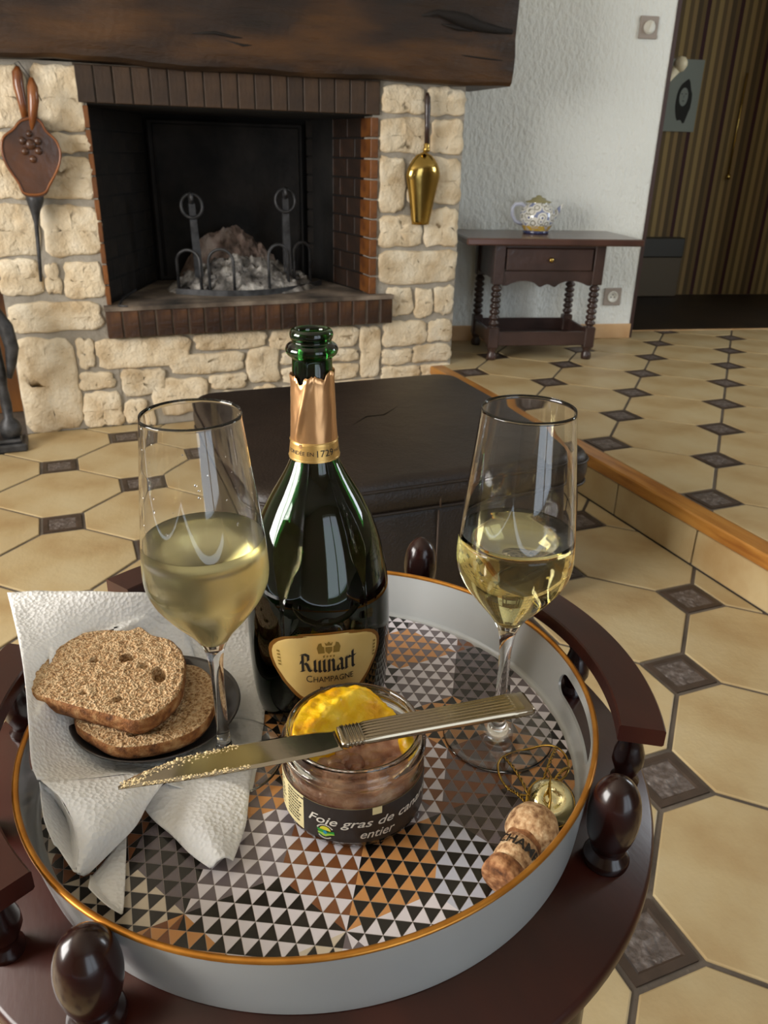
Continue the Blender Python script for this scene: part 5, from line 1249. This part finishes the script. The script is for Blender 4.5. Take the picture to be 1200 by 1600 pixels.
# inner folded ply lying on the sheet behind the bread
patch(mb, [[(-0.045,0.598,0.6125),(-0.01,0.585,0.5985),(0.020,0.600,0.598),(0.055,0.604,0.594)],[(-0.047,0.572,0.6085),(-0.015,0.570,0.5945),(0.020,0.578,0.585),(0.060,0.585,0.576)],[(-0.048,0.545,0.6025),(-0.015,0.550,0.586),(0.020,0.552,0.570),(0.062,0.560,0.567)]], 24, 20, 0.0004)
for v in mb.v:
    d_ = Vector((v.x-TRC[0], v.y-TRC[1])); r_ = d_.length; a_ = math.atan2(d_.y, d_.x); R_ = rr(a_, 0.594)
    if r_ > R_-0.03: v.z = max(v.z, 0.5988-max(0, (R_-0.0045)-r_)*1.7)
np_ = mb.build('paper_napkin', M['napkin'], None, fix=False); tag(np_, 'crumpled white embossed paper napkin under the plate, hanging over the tray rim', 'napkin')
md = np_.modifiers.new('s', 'SOLIDIFY'); md.thickness = 0.0004

# ================================================================ PLATE + BREAD
PL = MB().lathe([(0, 0), (0.034, 0), (0.037, 0.001), (0.052, 0.009), (0.0615, 0.0185), (0.0630, 0.0195), (0.0625, 0.0205), (0.0600, 0.0190), (0.050, 0.0112), (0.036, 0.0040), (0, 0.0035)], 72, tr(0.0234, 0.5033, 0.5566)).build('small_plate', M['plate'])
tag(PL, 'small round dark stoneware plate on the napkin under the bread', 'plate')
def bread(name, label, outline, ztop, th, pits, tilt=(0, 0), seed=1):
    cx = sum(p[0] for p in outline)/len(outline); cy = sum(p[1] for p in outline)/len(outline)
    t = thing(name, label, 'bread', M4=tr(cx, cy, ztop-th) @ rot('X', tilt[0]) @ rot('Y', tilt[1]), group='bread slices on the plate')
    na, nr_ = 220, 54
    lp = loop([Vector((x-cx, y-cy, 0)) for x, y in outline], na)
    P = []; F = []
    for j in range(nr_+1):
        f_ = j/nr_
        for i in range(na):
            p = lp[i]*f_; wx, wy = p.x+cx, p.y+cy
            v = Vector((wx*420, wy*420, seed)); d = noise.voronoi(v)[0][0]
            z = th+0.0011*noise.noise(Vector((wx*160, wy*160, seed)))-0.0010*max(0, 0.45-d)*2*(1 if f_ < 0.95 else 0)
            for (px, py, prx, pry, dep) in pits:
                e = math.hypot((wx-px)/prx, (wy-py)/pry)+0.15*noise.noise(Vector((wx*300, wy*300, 9)))
                if e < 1: z -= dep*min(1, (1-e)*7)
            P.append((p.x, p.y, z if f_ < 0.985 else th-0.0006))
    for j in range(nr_): F += [(j*na+i, (j+1)*na+i, (j+1)*na+(i+1) % na, j*na+(i+1) % na) for i in range(na)]
    MB().add(P, F, True).build('crumb', M['crumb'], t, False, fix=False)
    P = []; F = []; lv = [(1.0, th-0.0006), (1.012, th-0.0012), (1.02, th*0.75), (1.015, th*0.45), (0.99, th*0.2), (0.96, 0.0), (0.0, 0.0)]
    for (sc, z) in lv[:-1]:
        for i in range(na):
            p = lp[i]*sc; wob_ = 1+0.006*noise.noise(Vector((p.x*120, p.y*120, z*300+seed))); P.append((p.x*wob_, p.y*wob_, z))
    for l in range(len(lv)-2): F += [(l*na+i, (l+1)*na+i, (l+1)*na+(i+1) % na, l*na+(i+1) % na) for i in range(na)]
    F.append(tuple(range(5*na, 6*na)))
    MB().add(P, F, True).build('crust', M['crust'], t, False)
    return t
SL1 = [(-0.062, 0.524), (-0.058, 0.54), (-0.045, 0.561), (-0.025, 0.577), (-0.01, 0.579), (0.012, 0.571), (0.021, 0.573), (0.029, 0.558), (0.042, 0.545), (0.048, 0.521), (0.046, 0.502), (0.039, 0.477), (0.027, 0.463), (0.016, 0.456), (0.005, 0.456), (-0.007, 0.466), (-0.028, 0.483), (-0.046, 0.499), (-0.059, 0.511)]
SL2 = [(-0.033, 0.487), (-0.022, 0.468), (-0.013, 0.456), (-0.001, 0.449), (0.023, 0.446), (0.046, 0.452), (0.061, 0.471), (0.067, 0.499), (0.062, 0.520), (0.050, 0.531), (0.02, 0.535), (-0.01, 0.53), (-0.028, 0.51)]
bread('bread_slice', 'oval brown bread slice with large holes, topmost of the stack on the plate', SL1, 0.6035, 0.0145, [(0.008, 0.532, 0.0062, 0.0050, 0.010), (0.028, 0.5025, 0.0050, 0.0095, 0.010), (-0.0155, 0.537, 0.0032, 0.0026, 0.007), (-0.002, 0.4825, 0.0040, 0.0026, 0.006), (0.0195, 0.517, 0.0036, 0.0040, 0.003), (-0.025, 0.498, 0.0022, 0.0018, 0.004)], seed=1)
bread('bread_slice', 'brown bread slice with thick crust, lying underneath on the dark plate', SL2, 0.5875, 0.0125, [(0.012, 0.462, 0.013, 0.004, 0.004)], seed=5)
bread('bread_slice', 'end piece of bread peeping out behind the top slice', [(0.000, 0.540), (0.020, 0.541), (0.042, 0.540), (0.0495, 0.545), (0.048, 0.556), (0.036, 0.563), (0.01, 0.565), (-0.005, 0.555)], 0.5885, 0.0115, [], seed=8)

# ================================================================ CORK
ca = Vector((0.2345, 0.3050, 0.5690)); cb_ = Vector((0.1915, 0.2765, 0.5650)); d = (cb_-ca).normalized()
CT = Matrix.Translation(ca) @ d.to_track_quat('Z', 'X').to_matrix().to_4x4()
CK = thing('champagne_cork', 'mushroom shaped champagne cork lying against the tray rim', 'cork', M4=CT)
cp = refine([(0, -0.0125), (0.006, -0.0120), (0.0125, -0.0085), (0.0160, -0.0020), (0.0168, 0.005), (0.0155, 0.0105), (0.0128, 0.0135), (0.0115, 0.017), (0.0118, 0.022), (0.0122, 0.029), (0.0118, 0.0335), (0.0112, 0.0365), (0.0124, 0.040), (0.0128, 0.0445), (0.0112, 0.0475), (0, 0.0480)], 3)
b = MB().lathe(cp, 40)
for v in b.v: v += Vector((noise.noise(v*140), noise.noise(v*140+Vector((9, 0, 0))), noise.noise(v*140+Vector((0, 9, 0)))))*0.0006
b.build('cork_body', M['cork'], CK, False)
b = MB(); V_, F_, w_ = text_geo('CHAMPAGNE', 0.0088, offset=0.00022)
# lettering runs round the shank ; 'up' points to the cap
invd = CT.to_3x3().inverted() @ Vector((-0.1, -0.35, 0.9)).normalized(); aT = math.atan2(invd.y, invd.x)
P = []
for x, y in V_:
    zz = 0.0285-y; a = aT+1.15-(x-0.002)/0.0125; r = 0.0132; P.append((r*math.cos(a), r*math.sin(a), zz))
b.add(P, F_); b.build('cork_lettering', M['inkdark'], CK, False)
MB().lathe(refine([(0.01215, 0.0140), (0.01195, 0.017), (0.0121, 0.0190)], 3), 40).build('cork_neck_band', M['cork_dark'], CK, False)
MB().lathe(refine([(0.0122, 0.0372), (0.0128, 0.0400), (0.0132, 0.0445), (0.0116, 0.0480), (0, 0.0485)], 3), 40).build('cork_foot', M['cork_dark'], CK, False)

# ================================================================ MUSELET (wire cage)
MU = thing('wire_cage', 'twisted gold wire cage with domed cap beside the cork', 'wire cage', (0.268, 0.345, TF))
rc = Vector((0.2685, 0.3600, 0.0)); ring = []
for i in range(40):
    a = 2*PI*i/40; p = rc+Vector((0.0255*math.cos(a), 0.0235*math.sin(a), 0)); p.z = TF+0.0042+0.010*max(0, math.cos(a+0.5))+0.002*math.sin(3*a); ring.append(p)
MB().tube(ring, 0.0009, 6, closed=True).build('ring_wire', M['wire'], MU)
capc = Vector((0.2590, 0.3225, 0.5655)); capn = Vector((-0.25, -0.45, 0.85)).normalized(); CM = Matrix.Translation(capc) @ capn.to_track_quat('Z', 'X').to_matrix().to_4x4()
o = MB().lathe(refine([(0, 0.0048), (0.004, 0.0042), (0.0075, 0.0062), (0.0110, 0.0055), (0.0140, 0.0020), (0.0158, -0.0030), (0.0160, -0.0060), (0.0148, -0.0068)], 4), 56, CM).build('cap', M['cap'], MU); md = o.modifiers.new('s', 'SOLIDIFY'); md.thickness = 0.0004
def twist(A, B, sag, n=40, tw_=9):
    A = Vector(A); B = Vector(B)
    for ph in (0, PI):
        pts = []
        for i in range(n+1):
            t = i/n; c = A.lerp(B, t)+Vector((0, 0, sag*math.sin(PI*t))); dd = (B-A).normalized(); x = dd.cross(Vector((0, 0, 1))).normalized(); y = dd.cross(x)
            pts.append(c+(x*math.cos(ph+t*tw_*2*PI/2)+y*math.sin(ph+t*tw_*2*PI/2))*0.0008)
        b.tube(pts, 0.00065, 5)
for a, ce in ((205, 120), (120, 80), (20, 20), (-30, -10)):
    b = MB(); A = ring[int((a % 360)/9)]; e = CM @ Vector((0.0146*math.cos(math.radians(ce)), 0.0146*math.sin(math.radians(ce)), -0.002)); 
    twist(A, e, 0.003); b.build('twisted_wire', M['wire'], MU)
b = MB(); b.tube([CM @ Vector((0.0163*math.cos(2*PI*i/30), 0.0163*math.sin(2*PI*i/30), -0.0045)) for i in range(30)], 0.0006, 6, closed=True)
b.tube([CM @ Vector(p) for p in ((-0.0165, 0.0, -0.004), (-0.010, 0.0025, 0.0068), (0.0, 0.0012, 0.0060), (0.009, 0.002, 0.0072), (0.0160, 0.0, -0.001), (0.022, 0.002, -0.004))], 0.0009, 6)
b.build('cap_wire', M['wire'], MU)
